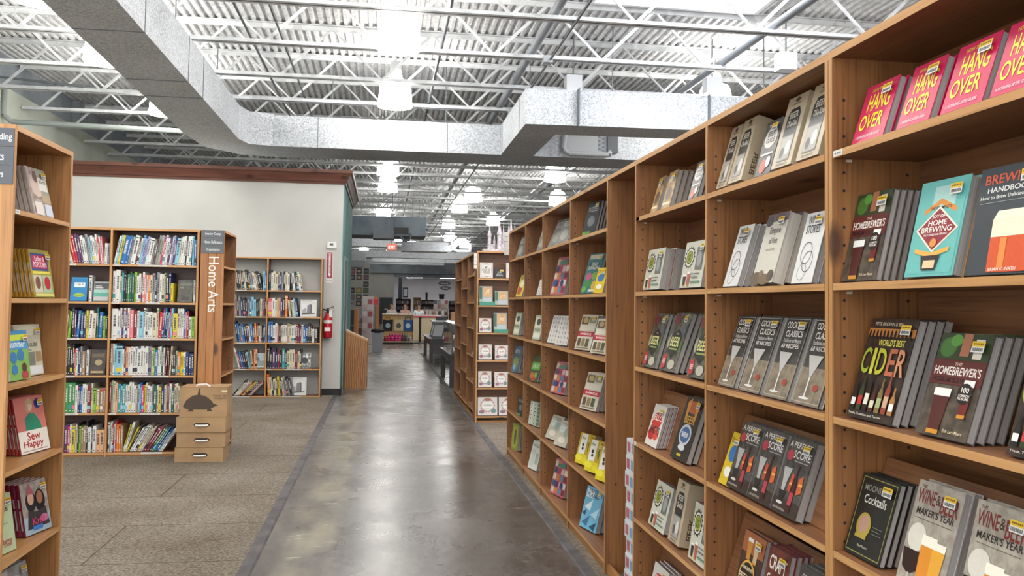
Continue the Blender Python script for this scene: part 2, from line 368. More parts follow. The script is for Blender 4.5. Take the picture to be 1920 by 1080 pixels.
D['moonshine'] = ('1c1d1b', '121211', [('o', .5, .5, .92, .93, .012, '8f8a4a'), ('t', 'MOONSHINE', .14, .8, .86, .88, '8b8b82'), ('t', 'Cocktails', .2, .65, .8, .76, 'd3d0c6'), ('e', .36, .38, .19, .16, 'a8953c'), ('e', .36, .4, .13, .11, 'b08a78'), ('r', .2, .22, .5, .26, 'a8953c'), ('r', .6, .4, .86, .405, '8b8b82'), ('r', .6, .36, .82, .365, '8b8b82'), ('r', .6, .32, .86, .325, '8b8b82'), ('t', 'Paul Knorr', .34, .12, .62, .15, 'b9b5a8')])
D['winebeer'] = (('b0a79a', '948b80'), 'b9b5b4', [('t', 'THE', .08, .93, .2, .96, '5a3a34'), ('t', 'WINE', .05, .78, .45, .92, '7b2c2c'), ('t', '&', .46, .8, .56, .9, '4a3430'), ('t', 'BEER', .57, .74, .95, .9, '7b2c2c'), ('t', "MAKER'S YEAR", .1, .67, .92, .74, '2c2422'), ('r', .1, .63, .9, .635, '5a4a44'), ('e', .25, .45, .2, .14, 'd5cfc4'), ('p', [(.02, .32), (.08, .14), (.24, .08), (.4, .14), (.46, .32)], '2a1210'), ('r', .22, 0, .27, .1, 'b9b0a4'), ('p', [(.42, .02), (.64, .02), (.7, .42), (.38, .42)], 'd98a2a'), ('r', .38, .4, .7, .5, 'efe8d8'), ('p', [(.66, .02), (.86, .02), (.9, .4), (.64, .4)], 'e0a236'), ('r', .64, .4, .9, .47, 'efe8d8')])
D['kit'] = ('b7a78e', 'a8977c', [('p', [(.34, .94), (.5, .985), (.66, .94), (.5, .9)], '5a4a38'), ('t', 'CRAFT A BREW', .3, .87, .7, .9, '5a4a38'), ('p', [(.18, .42), (.82, .42), (.82, .72), (.7, .82), (.3, .82), (.18, .72)], '2d2b29'), ('t', 'BEER', .3, .68, .72, .77, 'cfc7b8'), ('t', 'Of-a-Kind', .28, .56, .76, .65, 'e6e0d2'), ('r', .2, .08, .8, .44, '77736c'), ('r', .22, .1, .78, .42, 'a5a19a'), ('e', .38, .2, .1, .08, '5b5853'), ('e', .62, .26, .12, .1, 'd3d0ca'), ('t', 'BREWING KIT', .25, .025, .75, .055, '5a4a38')])
D['guide'] = ('4a4744', '35302e', [('t', 'THE LITTLE', .2, .88, .8, .93, 'd0ccc6'), ('e', .5, .68, .4, .2, 'cfcac4'), ('t', 'BEER', .28, .7, .74, .8, '2a2828'), ('t', 'GUIDE', .24, .58, .78, .67, '2a2828'), ('r', .1, .36, .9, .4, 'c9c4bd'), ('e', .42, .16, .22, .13, 'b5553a'), ('e', .7, .22, .14, .1, 'd8d2ca')])
D['stories'] = ('d9d8d6', '9b9896', [('t', 'WINE', .14, .84, .6, .96, '2e2d2d'), ('t', 'STORIES', .14, .7, .8, .82, '2e2d2d'), ('o2', .42, .42, .26, .16, .012, '3a3838'), ('o2', .56, .3, .24, .15, .012, '3a3838'), ('o2', .4, .16, .2, .12, .008, '6a6866')])
D['empire'] = ('c9c4b7', '8f8672', [('r', 0, .88, 1, 1, '6d5a5f'), ('e', .15, .9, .18, .08, '4e4a4c'), ('e', .6, .94, .22, .07, '5c4c50'), ('t', 'Empire', .28, .68, .78, .8, '5c5852'), ('t', 'of Vines', .36, .56, .74, .65, '5c5852'), ('t', 'WINE AND TRADE', .3, .46, .72, .49, '8a867c'), ('e', .2, .06, .3, .1, '5e4a34'), ('e', .6, .05, .3, .08, '6d5636'), ('e', .85, .1, .14, .08, '4a3a2c'), ('e', .4, .13, .1, .05, '7a6444')])
D['cocktails'] = (('2f2c2a', '43403c'), 'c9c8c5', [('r', 0, 0, 1, .42, ('N', '6d6152', '8a7c68')), ('o', .5, .5, .94, .95, .006, 'bdb8b0'), ('t', 'COCKTAILS', .12, .86, .88, .94, 'e6e3dd'), ('t', 'CLASSICS', .16, .75, .84, .83, 'e6e3dd'), ('t', 'Traditional and Modern', .14, .68, .86, .73, 'cfcac2'), ('t', '60 RECIPES', .14, .61, .84, .665, 'e6e3dd')] + martini(.42, .06, .52, .5) + [('e', .72, .2, .1, .04, '9a3d30')])
D['yellow'] = ('d3b422', 'c9a91e', [('e', .5, .6, .34, .16, '2f6ea8'), ('t', 'COCKTAIL', .1, .8, .9, .9, '1d1b1c'), ('e', .5, .25, .3, .1, 'e8e4d4')])
D['score'] = (('3b3634', '55504c'), '8d857c', [('r', 0, .0, 1, .2, '33261f'), ('t', 'A PERFECT', .06, .87, .9, .95, 'd8d4ce'), ('t', 'SCORE', .3, .74, .94, .84, 'e6e2dc'), ('r', .4, .7, .92, .71, 'a9a5a0'), ('p', [(.22, .2), (.3, .2), (.34, .42), (.42, .6), (.1, .6), (.18, .42)], 'a8a6a4'), ('p', [(.12, .3), (.42, .3), (.32, .16), (.22, .16)], '1c1a1a'), ('e', .27, .14, .12, .02, 'c9c6c2'), ('e', .2, .76, .13, .07, 'b03848')] + bottle(.64, .06, .16, .6, '3a1216', 'a83a44') + [('p', [(.44, .32), (.54, .3), (.58, .52), (.48, .56)], 'b8452a'), ('p', [(.78, .3), (.95, .34), (.9, .56), (.76, .5)], 'c25a2c'), ('r', .46, .4, .56, .43, 'e0a24a'), ('r', .8, .42, .94, .45, 'e0a24a'), ('t', 'CRAIG AND KATHRYN HALL', .1, .05, .56, .08, 'b9b3aa')])
D['freebeer'] = (('4a2f26', '33211b'), '5a2420', [('r', 0, .7, 1, 1, 'a5623c')] + glass(.34, .62, .24, .3, 'c98a3a') + glass(.66, .6, .22, .32, 'c9b08a') + [('e', .45, .36, .36, .25, 'd0a24a'), ('e', .45, .36, .32, .215, '231815'), ('t', 'HOME-BREWED', .2, .46, .7, .51, 'e6d7b0'), ('t', 'FREE', .14, .3, .42, .4, 'e6d7b0'), ('t', 'BEER', .45, .3, .78, .4, 'd0a24a')])
D['craft'] = (('5a2a24', '7b3a2c'), '8a2030', [('t', 'CRAFT', .12, .7, .9, .9, 'ece6da'), ('t', 'Cocktails', .12, .5, .86, .64, 'ece6da'), ('e', .5, .24, .3, .14, 'c2823a')])
D['craftbeer'] = ('494647', '8a8683', [('t', 'CRAFT BEER', .1, .78, .92, .9, 'bdb9b4'), ('r', .1, .74, .9, .745, '8a8683'), ('e', .5, .4, .3, .2, '76716d')])
D['amber'] = (('8a6a3e', 'b08a52'), '6a5540', [('t', 'BREW', .15, .7, .85, .85, 'e2d6b8'), ('e', .5, .4, .3, .18, '5a3c1e'), ('r', .1, .1, .9, .16, 'e0d3ae')])
D['brewkit'] = ('c9c8b8', '9a3a26', [('p', spiral(.27, .66, .26), '2b2a28'), ('e', .27, .66, .19, .19, 'd8d5c4'), ('e', .27, .66, .15, .15, '2b2a28'), ('e', .27, .66, .13, .13, '9aa432'), ('t', 'CRAFT\nBEER', .17, .58, .37, .73, '20241a')] + glass(.18, .05, .15, .24, '33231c') + glass(.38, .05, .15, .3, 'b05a48') + [('r', .6, .38, .9, .86, '6c6d6c'), ('e', .75, .6, .1, .16, '9a9b9a'), ('r', .5, .1, .92, .14, '6a8a78'), ('r', .5, .2, .8, .23, '6c6d6c'), ('r', .5, .28, .86, .3, '6c6d6c')])
D['beer'] = (('6d6a5c', '3c4034'), '3b3a38', [('e', .2, .88, .2, .1, '75303a'), ('e', .8, .9, .2, .08, '9c9684'), ('e', .78, .68, .16, .12, '59646c'), ('e', .16, .5, .16, .12, 'a3a08c'), ('e', .85, .42, .14, .1, '4d6b3a'), ('p', [(.5, .72), (.84, .62), (.84, .34), (.5, .22), (.16, .34), (.16, .62)], '1f231c'), ('t', 'THE', .42, .62, .58, .65, 'c9c98a'), ('t', 'BEER', .22, .42, .78, .58, 'd7d98e'), ('r', .24, .36, .76, .39, '8f9a52'), ('p', [(.02, .26), (.26, .28), (.34, .06), (.1, .02)], 'b22f38'), ('t', 'BEER', .1, .12, .27, .2, 'e6d8d2'), ('e', .7, .12, .22, .08, 'b7b3a4')])
D['jello'] = ('dcd6cf', '6d2a22', [('e', .5, .62, .4, .2, 'c4342a'), ('e', .35, .3, .3, .16, 'b32a24'), ('e', .72, .3, .2, .14, 'cf4a3a'), ('t', 'JELLO', .12, .58, .9, .76, 'f4eeea'), ('t', 'SHOTS', .14, .3, .92, .48, '2a2020')])
D['bigbeer'] = (('2e211c', '1c1716'), '3b2a26', [('e', .5, .84, .36, .1, 'b0582a'), ('p', [(.14, .9), (.34, .98), (.3, .7), (.2, .62)], 'd08a2c'), ('p', [(.84, .9), (.66, .98), (.7, .7), (.8, .62)], 'd08a2c'), ('t', 'BEER', .22, .58, .8, .7, 'd6a23a'), ('e', .5, .4, .34, .17, 'b8bcc0'), ('e', .5, .4, .27, .125, '3a5a8a'), ('t', 'BREW', .32, .36, .68, .44, 'e4e2de'), ('e', .5, .2, .2, .05, 'c6c9cb'), ('r', .36, .06, .62, .1, 'c4b030')])
D['dark'] = ('22242a', '1a1b20', [('t', 'PUZZLES', .12, .7, .88, .84, 'a9a9a4'), ('e', .5, .42, .28, .16, '6a6d70'), ('r', 0, 0, .6, .12, '5d8a3a')])
D['teal'] = ('2f6b70', '2a5a60', [('r', .08, .86, .92, .97, 'b9b49c'), ('e', .5, .7, .42, .1, '1f4a52'), ('t', 'TEACH\nDANGLING', .14, .6, .86, .78, 'dad7c4'), ('e', .3, .42, .2, .1, 'a84a6a'), ('e', .7, .44, .2, .1, '6a8f3a'), ('e', .4, .24, .3, .1, '357a44'), ('e', .78, .2, .16, .12, 'b9983a'), ('e', .2, .1, .16, .07, '5ba04a'), ('r', .5, .04, .9, .1, 'c9c4b0')])
D['recipe'] = ('c9c1ae', '7b5a4c', [('r', .06, .72, .5, .94, '6a5a44'), ('r', .54, .76, .94, .94, '8e8a64'), ('e', .3, .84, .16, .08, 'b49a68'), ('r', .06, .56, .94, .7, 'd6cfbd'), ('r', 0, .38, 1, .52, 'b02a3c'), ('t', 'BARBECUE', .16, .42, .86, .48, 'f0e6dc'), ('r', .1, .1, .3, .32, '5a4a3c'), ('r', .36, .1, .56, .32, '86734e'), ('r', .62, .1, .82, .32, '49513a'), ('r', .1, .04, .9, .07, '7a6c58')])
D['bees'] = ('b79a24', 'b7861e', [('r', 0, .0, 1, .32, 'd3c21e'), ('e', .2, .2, .24, .1, 'e3d83a'), ('e', .75, .14, .3, .1, 'ded028'), ('e', .8, .6, .16, .2, '5f6e22'), ('e', .82, .86, .12, .08, '6a4a1c'), ('p', [(.1, .3), (.52, .34), (.56, .98), (.14, .98)], 'dcd9d0'), ('t', 'Bee', .2, .8, .42, .9, '5f6e22'), ('e', .32, .62, .07, .06, '2b2620'), ('e', .34, .5, .07, .05, '2b2620')])
D['planes'] = ('6fb0cf', '2a3a4c', [('r', .06, .74, .5, .94, 'd6e4ea'), ('t', 'PAPER\nPLANES', .12, .76, .78, .96, '1f3a52'), ('p', [(.1, .5), (.5, .72), (.44, .44)], 'dbeaf2'), ('p', [(.5, .36), (.94, .58), (.86, .3)], 'b4dcec'), ('p', [(.1, .12), (.5, .34), (.4, .06)], '3c6f94'), ('p', [(.56, .08), (.92, .24), (.86, .02)], '24506e'), ('p', [(.02, .34), (.24, .44), (.2, .28)], '24506e')])
D['grey'] = (('8c8b86', '6f6f6c'), '7a7874', [('r', .1, .7, .9, .9, 'bdbab4'), ('t', 'DRAW', .2, .74, .8, .86, '55534f'), ('e', .5, .36, .32, .2, 'a09d96')])
D['puzzle'] = ('b5606c', 'b06a74', [('r', .04 + .24 * (i % 4), .05 + .185 * (i // 4), .24 + .24 * (i % 4), .2 + .185 * (i // 4), ['c9b9a8', '9a3a4c', '5a7a9a', 'd8cfc4', '3f4a6a', 'c27a3a', 'd6a8b0', '7a2a3a'][(i * 5) % 8]) for i in range(20)] + [('e', .3, .3, .12, .09, '2a3a6a'), ('e', .7, .3, .12, .09, '2a3a6a'), ('e', .5, .84, .3, .06, '4a7a6a')])
D['pattern'] = ('d3d0cd', '9a9895', [('p', [(.12 + .25 * (i % 4), .1 + .16 * (i // 4)), (.18 + .25 * (i % 4), .04 + .16 * (i // 4)), (.24 + .25 * (i % 4), .1 + .16 * (i // 4)), (.18 + .25 * (i % 4), .16 + .16 * (i // 4))], ['a8a5a6', '97868c', 'b5aea2'][i % 3]) for i in range(24)])
D['cards'] = ('b9c4a8', '4f6a4a', [('r', .1, .5, .9, .92, 'dad6c6'), ('e', .5, .72, .26, .14, '3a4a38'), ('t', 'PUZZLE', .14, .34, .86, .44, '24301f'), ('r', .1, .08, .9, .26, 'e2dfd4')])
D['green'] = ('3d4a24', '2c3a26', [('r', 0, .45, 1, .75, '57a83a'), ('t', 'SALAD', .16, .52, .84, .68, 'e4ecd4'), ('e', .3, .22, .22, .12, 'b2622c'), ('e', .7, .24, .2, .12, '7f9a34'), ('e', .55, .1, .24, .08, 'a83a2a')])
D['grid'] = ('b4c0ae', '8a9a86', [('r', .06 + .32 * (i % 3), .04 + .16 * (i // 3), .32 + .32 * (i % 3), .17 + .16 * (i // 3), ['dcdcd2', '6a7a66', 'c2cbb8'][(i * 2) % 3]) for i in range(18)] + [('e', .19 + .32 * (i % 3), .105 + .16 * (i // 3), .05, .03, '3a4a3a') for i in range(18)])
D['pale'] = ('b5b2a0', '9c9a8c', [('e', .3, .7, .26, .18, 'cbd0ca'), ('e', .7, .6, .22, .2, '9aa79c'), ('t', 'COLOR', .2, .8, .8, .92, '6a6e66'), ('o', .5, .45, .8, .6, .015, 'dad8ce'), ('e', .5, .25, .3, .12, 'd6cdbf')])
D['white'] = ('d8dad4', '8f9a90', [('t', 'WORDS', .14, .78, .8, .9, '5a6a60'), ('r', .1, .1, .5, .7, 'c2cac2'), ('r', .6, .2, .9, .6, 'a8b2ac')])
D['fire'] = ('d8c23a', 'b8452a', [('e', .4, .3, .34, .22, 'b8452a'), ('e', .55, .6, .26, .2, 'e6dfc6'), ('t', 'FUN', .2, .78, .8, .92, '8a2420')])
D['blue'] = (('39567a', '5d7a86'), '3a4a5a', [('t', 'SKETCH', .14, .74, .86, .86, 'd0d6da'), ('e', .5, .4, .34, .2, '7a8a4a'), ('e', .4, .2, .2, .1, '8ab0c2')])
D['olive'] = ('8f9234', '7b7f2c', [('r', .2, .1, .8, .9, 'a8a84a'), ('e', .5, .5, .16, .3, '4a4e1c')])
D['magazine'] = (('b7aca4', '8d7468'), 'a39a94', [('e', .4, .66, .3, .26, 'cbb2a4'), ('e', .42, .82, .16, .12, '6a3c34'), ('p', [(.45, 1), (1, 1), (1, .45), (.6, .45)], '9c9c86'), ('r', .5, .55, .95, .82, 'd8d6ce'), ('t', 'floral', .56, .7, .9, .78, '5a4a44'), ('r', .55, .3, 1, .46, 'b09a7c'), ('r', .6, .04, .98, .28, 'c4cad8'), ('r', .1, .04, .5, .3, 'd8d0c8')])
D['soap'] = ('a9a04c', 'a97f1e', [('r', .04, .56, .86, .92, '2c4f8a'), ('r', .09, .6, .81, .88, 'b92a55'), ('t', 'Lather &\nPOPCORN', .14, .63, .78, .86, 'f0dfe4'), ('r', .04, .49, .9, .54, 'e6d95c'), ('r', .04, .1, .44, .46, 'c9c2b0'), ('r', .48, .1, .92, .46, 'a8c29a'), ('e', .24, .3, .13, .13, '7a4a3a'), ('e', .7, .3, .15, .14, 'b92a3a'), ('r', .04, .02, .96, .08, 'd4d07a')])
D['cream'] = ('c9c3ac', 'b5ae98', [('e', .5, .88, .42, .1, 'd8d2bc'), ('t', "TESTER'S GUIDE", .1, .56, .84, .64, '4f5a54'), ('t', 'Studio', .16, .48, .6, .54, '6a8a9a'), ('r', .08, .22, .4, .44, 'a09a88'), ('r', .46, .2, .7, .46, '7a7d74'), ('r', .74, .26, .96, .46, 'a58a64'), ('r', .08, .02, .96, .18, 'd8dcdc')])
D['greenblue'] = ('7fb05a', 'c9c9c0', [('r', 0, .62, 1, 1, '4a93c4'), ('r', .1, .8, .9, .92, 'c9d94a'), ('t', 'summer', .14, .66, .86, .76, 'e6f0f4'), ('e', .26, .46, .16, .12, '3a7ab0'), ('e', .6, .5, .16, .12, '3a7ab0'), ('e', .26, .22, .14, .1, '3a7ab0'), ('e', .72, .24, .11, .1, '5a3428'), ('r', .58, .02, .88, .16, 'b0404a')])
D['sewhappy'] = ('cf7a72', '8e2a22', [('r', 0, 0, 1, .4, 'e6e0d6'), ('e', .5, .84, .1, .1, 'd8b8a4'), ('p', [(.36, .74), (.4, .94), (.52, .98), (.64, .9), (.58, .86), (.46, .86), (.44, .7)], 'b5a27e'), ('p', [(.28, .4), (.3, .62), (.44, .7), (.62, .7), (.8, .52), (.82, .4)], '2c8a6c'), ('t', 'Sew', .28, .22, .72, .37, 'b02a20'), ('t', 'Happy', .12, .07, .8, .22, 'b02a20'), ('r', .06, .035, .9, .045, '8a5a50'), ('e', .78, .86, .11, .09, '2c3a8c')])
D['eatskids'] = ('b4c29a', 'a3b288', [('t', 'oats', .3, .82, .92, .92, '3c4a34'), ('t', 'kids', .4, .7, .86, .8, '3c4a34'), ('t', '36\nprojects', .5, .46, .8, .6, '8aa07a'), ('e', .16, .22, .18, .14, 'b02a34'), ('r', .0, .34, .22, .5, 'b02a34'), ('t', 'Jenny\nDoh', .56, .1, .9, .24, 'b0484a')])
D['knit'] = (('b3aaa0', '8f8780'), '7b1e34', [('r', 0, 0, 1, .34, '9ab0b8'), ('e', .34, .62, .2, .2, '26262c'), ('e', .68, .6, .2, .22, '1d1c20'), ('e', .34, .68, .12, .13, 'd0a48c'), ('e', .68, .66, .12, .13, '9a6a52'), ('p', [(.2, .76), (.34, .98), (.48, .76)], 'b5606c'), ('p', [(.1, .1), (.2, .46), (.5, .4), (.86, .46), (.94, .1)], '3a3438'), ('e', .76, .24, .16, .08, 'b56a8c'), ('t', 'Knit', .3, .16, .78, .3, 'c23a6a'), ('r', .3, .06, .66, .14, '3a78c2')])
D['greymag'] = (('a8a6a4', '8a8886'), '9c9a98', [('e', .5, .62, .3, .2, 'c6c4c2'), ('p', [(.2, .1), (.3, .5), (.7, .5), (.84, .1)], '4f4d4f'), ('r', .3, .36, .7, .4, 'b5b2b0'), ('r', .04, .78, .3, .96, 'd0ceca')])
D['clip'] = ('2f7fb5', '2a6fa0', [('r', .2, .58, .86, .78, 'e4e6e6'), ('t', 'Clip It', .27, .64, .78, .75, '2a4a6a'), ('e', .54, .24, .34, .08, 'a9c23a'), ('t', 'PILLOWS', .26, .2, .82, .28, '3a6a3a'), ('r', .0, .94, 1, 1, '3a93c4')])
D['tealgrey'] = ('9aa09e', '5d6462', [('r', .05, .62, .95, .92, '46484a'), ('r', .1, .66, .6, .7, 'd6d6d2'), ('r', .1, .76, .5, .79, 'd6d6d2'), ('r', 0, .44, 1, .58, '9cc9bc'), ('r', 0, .26, .96, .42, '5aa593'), ('r', .06, .04, .94, .22, 'b9bab6')])
D['darkmag'] = (('3a3a34', '55554a'), '46463e', [('r', .14, .74, .9, .86, '66665a'), ('r', .2, .34, .86, .6, '4a443a'), ('r', .3, .1, .8, .22, '2c2a26'), ('r', .1, .62, .4, .7, '75705f')])
D['crinkle'] = (('4a3c30', '2f2a26'), '8a8478', [('r', .1, .7, .9, .84, '6b5b44'), ('e', .55, .48, .24, .12, 'a8926a'), ('r', .1, .06, .9, .14, 'b59668')])
D['building'] = ('d6d5d2', 'b5b4b0', [('t', 'Shelter Construction', .1, .9, .72, .95, '2a1d1d'), ('o', .5, .44, .86, .74, .01, '9a9894'), ('p', [(.14, .18), (.14, .42), (.34, .52), (.4, .2)], '9b9a97'), ('p', [(.4, .2), (.42, .66), (.62, .74), (.62, .2)], '77767a'), ('p', [(.62, .2), (.62, .74), (.7, .7), (.72, .2)], '55545a'), ('p', [(.1, .12), (.9, .16), (.88, .22), (.12, .2)], '4a494c')])
D['mono'] = (('5f605f', 'd3d3d1'), '6a6a6a', [('e', .3, .6, .16, .22, 'e2e2e0'), ('e', .64, .5, .2, .2, '3a3b3b'), ('r', .1, .08, .9, .2, '6c6d6c')])
D['landscape'] = ('8d9696', '6a6f70', [('r', .0, .5, 1, 1, 'a9b6be'), ('p', [(.1, .5), (.4, .8), (.5, .5)], '6a6f70'), ('r', .1, .1, .9, .16, 'd0d2d0')])
D['coloring'] = ('d4cdc6', 'a8a09a', [('p', spiral(.5, .55, .4, 14, .84), 'b5848a'), ('e', .5, .55, .32, .3, 'd8d6cc'), ('e', .2, .2, .14, .1, '8a6a7a'), ('e', .8, .25, .14, .12, '6a8a8a'), ('e', .5, .86, .2, .08, 'a86a5a'), ('r', .26, .42, .74, .68, 'e8e4dc'), ('t', 'COLORING', .3, .5, .7, .6, '4a3a3a')])
D['tealset'] = ('a3a8a4', '3f8a78', [('r', .26, .42, .92, .95, 'd2a97a'), ('p', [(.4, .5), (.55, .8), (.7, .55), (.8, .85)], 'e6c9a4'), ('r', .02, .3, .22, .95, '3f6a5a'), ('r', .26, .06, .92, .38, 'b5b9b8')])
D['blackcraft'] = ('2c2a2c', '232122', [('t', 'The\nHand\nMaking', .2, .2, .82, .7, 'c9c6c0'), ('r', .55, .72, .9, .92, 'd8b45a')])
D['writing'] = ('d3cbc4', 'b8aca4', [('p', spiral(.5, .5, .46, 18, .9), 'b79a94'), ('r', .12, .14, .88, .86, 'dcd7d0'), ('t', 'MY\nBOOK OF\nPUZZLES', .2, .3, .8, .74, '3a3436')])
def shape(mb, it, w, h, y):
    k = it[0]
    c = it[-1]
    m = mottled(c[1], c[2], 30) if isinstance(c, tuple) else col(c, .38)
    if k == 'r': mb.flat([(it[1] * w, it[2] * h), (it[3] * w, it[2] * h), (it[3] * w, it[4] * h), (it[1] * w, it[4] * h)], y, m)
    elif k == 'e': mb.flat([((it[1] + it[3] * math.cos(t * math.pi / 8)) * w, (it[2] + it[4] * math.sin(t * math.pi / 8)) * h) for t in range(16)], y, m)
    elif k == 'p': mb.flat([(a * w, b * h) for a, b in it[1]], y, m)
    elif k == 't': put_text(mb, it[1], it[2] * w, it[3] * h, it[4] * w, it[5] * h, y, m, .014)
    elif k == 'o':
        cx, cy, ww, hh, t = it[1], it[2], it[3] / 2, it[4] / 2, it[5]
        for a in ((cx - ww, cy - hh, cx + ww, cy - hh + t), (cx - ww, cy + hh - t, cx + ww, cy + hh), (cx - ww, cy - hh, cx - ww + t * h / w, cy + hh), (cx + ww - t * h / w, cy - hh, cx + ww, cy + hh)):
            mb.flat([(a[0] * w, a[1] * h), (a[2] * w, a[1] * h), (a[2] * w, a[3] * h), (a[0] * w, a[3] * h)], y, m)
    elif k == 'o2':
        n = 24; v = []
        for i in range(n):
            t = 2 * math.pi * i / n
            for q in (0, it[5]): v.append(((it[1] + (it[3] - q * 1.4) * math.cos(t)) * w, y, (it[2] + (it[4] - q) * math.sin(t)) * h))
        mb.add(v, [(2 * i, (2 * i + 2) % (2 * n), (2 * i + 3) % (2 * n), 2 * i + 1) for i in range(n)], m)
_books = {}
def book_meshes(design, w, h, t, box=False):
    """cover mesh (front art facing -y, origin at lower outer corner of the front) and page block mesh"""
    k = (design, round(w, 2), round(h, 2), round(t, 3))
    if k in _books: return _books[k]
    bg, sp, items = D[design]
    w, h, t = round(w, 2), round(h, 2), round(t, 3)
    mb = MB()
    m = mottled(bg[0], bg[1], 28) if isinstance(bg, tuple) else col(bg, .38)
    ms = col(sp, .4)
    c = .0012
    if box:
        mb.box(0, 0, 0, w, t, h, ms); mb.flat([(0, 0), (w, 0), (w, h), (0, h)], -.0004, m)
        put_text(mb2 := MB(), 'BEER', .1 * h, 0, .9 * h, 1, 0, col('4a3b2a', .5))
        mb.add([(w + .0006, .35 * t + v[2] * .3 * t, .02 + v[0] * .42) for v in mb2.V], mb2.F, col('4a3b2a', .5))
    else:
        mb.box(0, 0, 0, w, c * 1.5, h, m); mb.box(0, t - c * 1.5, 0, w, t, h, ms)
        # spine at the viewer's x = 0 edge, slightly rounded
        mb.prism([(0, 0), (0, t), (-.0015, t * .8), (-.0022, t * .5), (-.0015, t * .2)][::-1], 0, h, ms, 'z')
        mb.box(0, c, 0, c, t - c, h, ms)
        pass
        for a, b in ((.12, .5), (.55, .72)):
            mb.add([(-.0026, t * .34, a * h), (-.0026, t * .66, a * h), (-.0026, t * .66, b * h), (-.0026, t * .34, b * h)], [(0, 1, 2, 3)], col('b9b2a6', .5))
    y = -.0006
    for it in items:
        if it[0] in ('o',) and it[-1] == '': continue
        shape(mb, it, w, h, y); y -= .00018
    o = mb.obj('book'); me = o.data; bpy.data.objects.remove(o)
    pb = MB(); q = .0025
    pb.box(c, c * 1.6, q, w - q, t - c * 1.6, h - q, M_PAGEG if design not in ('magazine', 'cream', 'empire') else M_PAGES)
    o = pb.obj('page_block'); pe = o.data; bpy.data.objects.remove(o)
    _books[k] = (me, None if box else pe)
    return _books[k]
_st = MB()
_st.flat([(0, 0), (.042, 0), (.042, .026), (0, .026)], 0, col('e4e2de', .5))
_st.flat([(0, .014), (.042, .014), (.042, .026), (0, .026)], -.0003, col('e3bd35', .5))
for _i in range(12): _st.flat([(.004 + .0029 * _i, .003), (.0055 + .0029 * _i + .0006 * (_i % 2), .003), (.0055 + .0029 * _i + .0006 * (_i % 2), .011), (.004 + .0029 * _i, .011)], -.0003, col('2a2a2c', .5))
for _i in range(6): _st.flat([(.005 + .0055 * _i, .018), (.009 + .0055 * _i, .018), (.009 + .0055 * _i, .022), (.005 + .0055 * _i, .022)], -.0005, col('7a5a14', .5))
_o = _st.obj('price_sticker'); M_STICK = _o.data; bpy.data.objects.remove(_o)
def face_book(design, w, h, t, loc, rotz, lean, label, group, name='paperback', sticker=True, box=False, spot=None):
    me, pe = book_meshes(design, w, h, t, box)
    w, h = round(w, 2), round(h, 2)
    o = bpy.data.objects.new(name, me); COL.objects.link(o)
    o.rotation_mode = 'XYZ'
    o.matrix_world = Matrix.Translation(loc) @ Matrix.Rotation(rotz, 4, 'Z') @ Matrix.Translation((0, 0, t * math.sin(lean) + .001)) @ Matrix.Rotation(-lean, 4, 'X')
    tag(o, label, 'gift box' if box else 'book', group)
    if pe:
        p = bpy.data.objects.new('page_block', pe); COL.objects.link(p); p.parent = o
    if sticker:
        s = bpy.data.objects.new('price_sticker', M_STICK); COL.objects.link(s); s.parent = o
        s.location = (w - .055, -.009, h - .045); s['label'] = 'yellow and white price sticker'
    return o
NICE = {'hangover': 'pink book with yellow title', 'homebrewer': "dark brown brewing book with ale glasses", 'joy': 'turquoise brewing book with red diamond', 'brew': 'charcoal brewing handbook with an orange beer glass', 'cider': 'dark cider guide with coloured title', 'moonshine': 'black cocktail book with gold border', 'winebeer': 'pale grey wine book with glasses', 'kit': 'tan beer kit box with window', 'guide': 'small dark guide with round badge', 'stories': 'white wine book with black ring stains', 'empire': 'cream wine history book with brown foliage', 'cocktails': 'black cocktail book with martini glass', 'yellow': 'narrow bright yellow cocktail book', 'score': 'dark grey wine book with bottle', 'freebeer': 'brown book with gold badge', 'craft': 'red brown book with white title', 'craftbeer': 'slate grey craft beer book', 'amber': 'small amber brown brewing book', 'brewkit': 'white brewing kit with green cog badge', 'beer': 'beer label collage book with black hexagon', 'jello': 'white and red shot recipe book', 'bigbeer': 'black beer book with silver label', 'dark': 'black puzzle book with grey circle', 'teal': 'teal drawing book with colour blobs', 'recipe': 'beige barbecue recipe book with red band', 'bees': 'yellow flower book with white panel', 'planes': 'sky blue paper plane book', 'grey': 'grey drawing book', 'puzzle': 'pink patchwork picture puzzle book', 'pattern': 'white book with lozenge pattern', 'cards': 'pale green puzzle card book', 'green': 'dark book with bright green band', 'grid': 'pale green book with square grid', 'pale': 'pale grey green colouring book', 'white': 'white word book with pale panels', 'fire': 'yellow activity book with red blob', 'blue': 'slate blue sketch book', 'olive': 'olive green narrow book', 'magazine': 'floral craft magazine with pale cover', 'soap': 'yellow craft book with pink and blue panel', 'cream': 'cream craft book with small photographs', 'greenblue': 'green and blue summer craft book', 'sewhappy': 'pink sewing book, woman in green', 'eatskids': 'pale green kids craft book', 'knit': 'knitting book with two children in hats', 'greymag': 'grey knitwear book', 'clip': 'blue pillow book with white title label', 'tealgrey': 'grey book with teal bands', 'darkmag': 'dark stone coloured garden book', 'crinkle': 'dark brown book with pale foot band', 'building': 'white book with building drawing', 'mono': 'black and white photo book', 'landscape': 'grey landscape photo book', 'coloring': 'white colouring book with pink rosette', 'tealset': 'orange and teal gift book set', 'blackcraft': 'small black handicraft book', 'writing': 'white puzzle book with pink frame'}
ROWN = ['top shelf', 'second shelf', 'third shelf', 'fourth shelf', 'fifth shelf', 'bottom shelf']
def shorten(l):
    for w in ('with ', 'the ', 'a ', 'and ', 'of '):
        if len(l.replace('-', ' ').split()) <= 16: break
        l = l.replace(' ' + w, ' ', 1)
    return l
ORD = ['front', 'second', 'third', 'fourth', 'fifth', 'sixth', 'seventh']
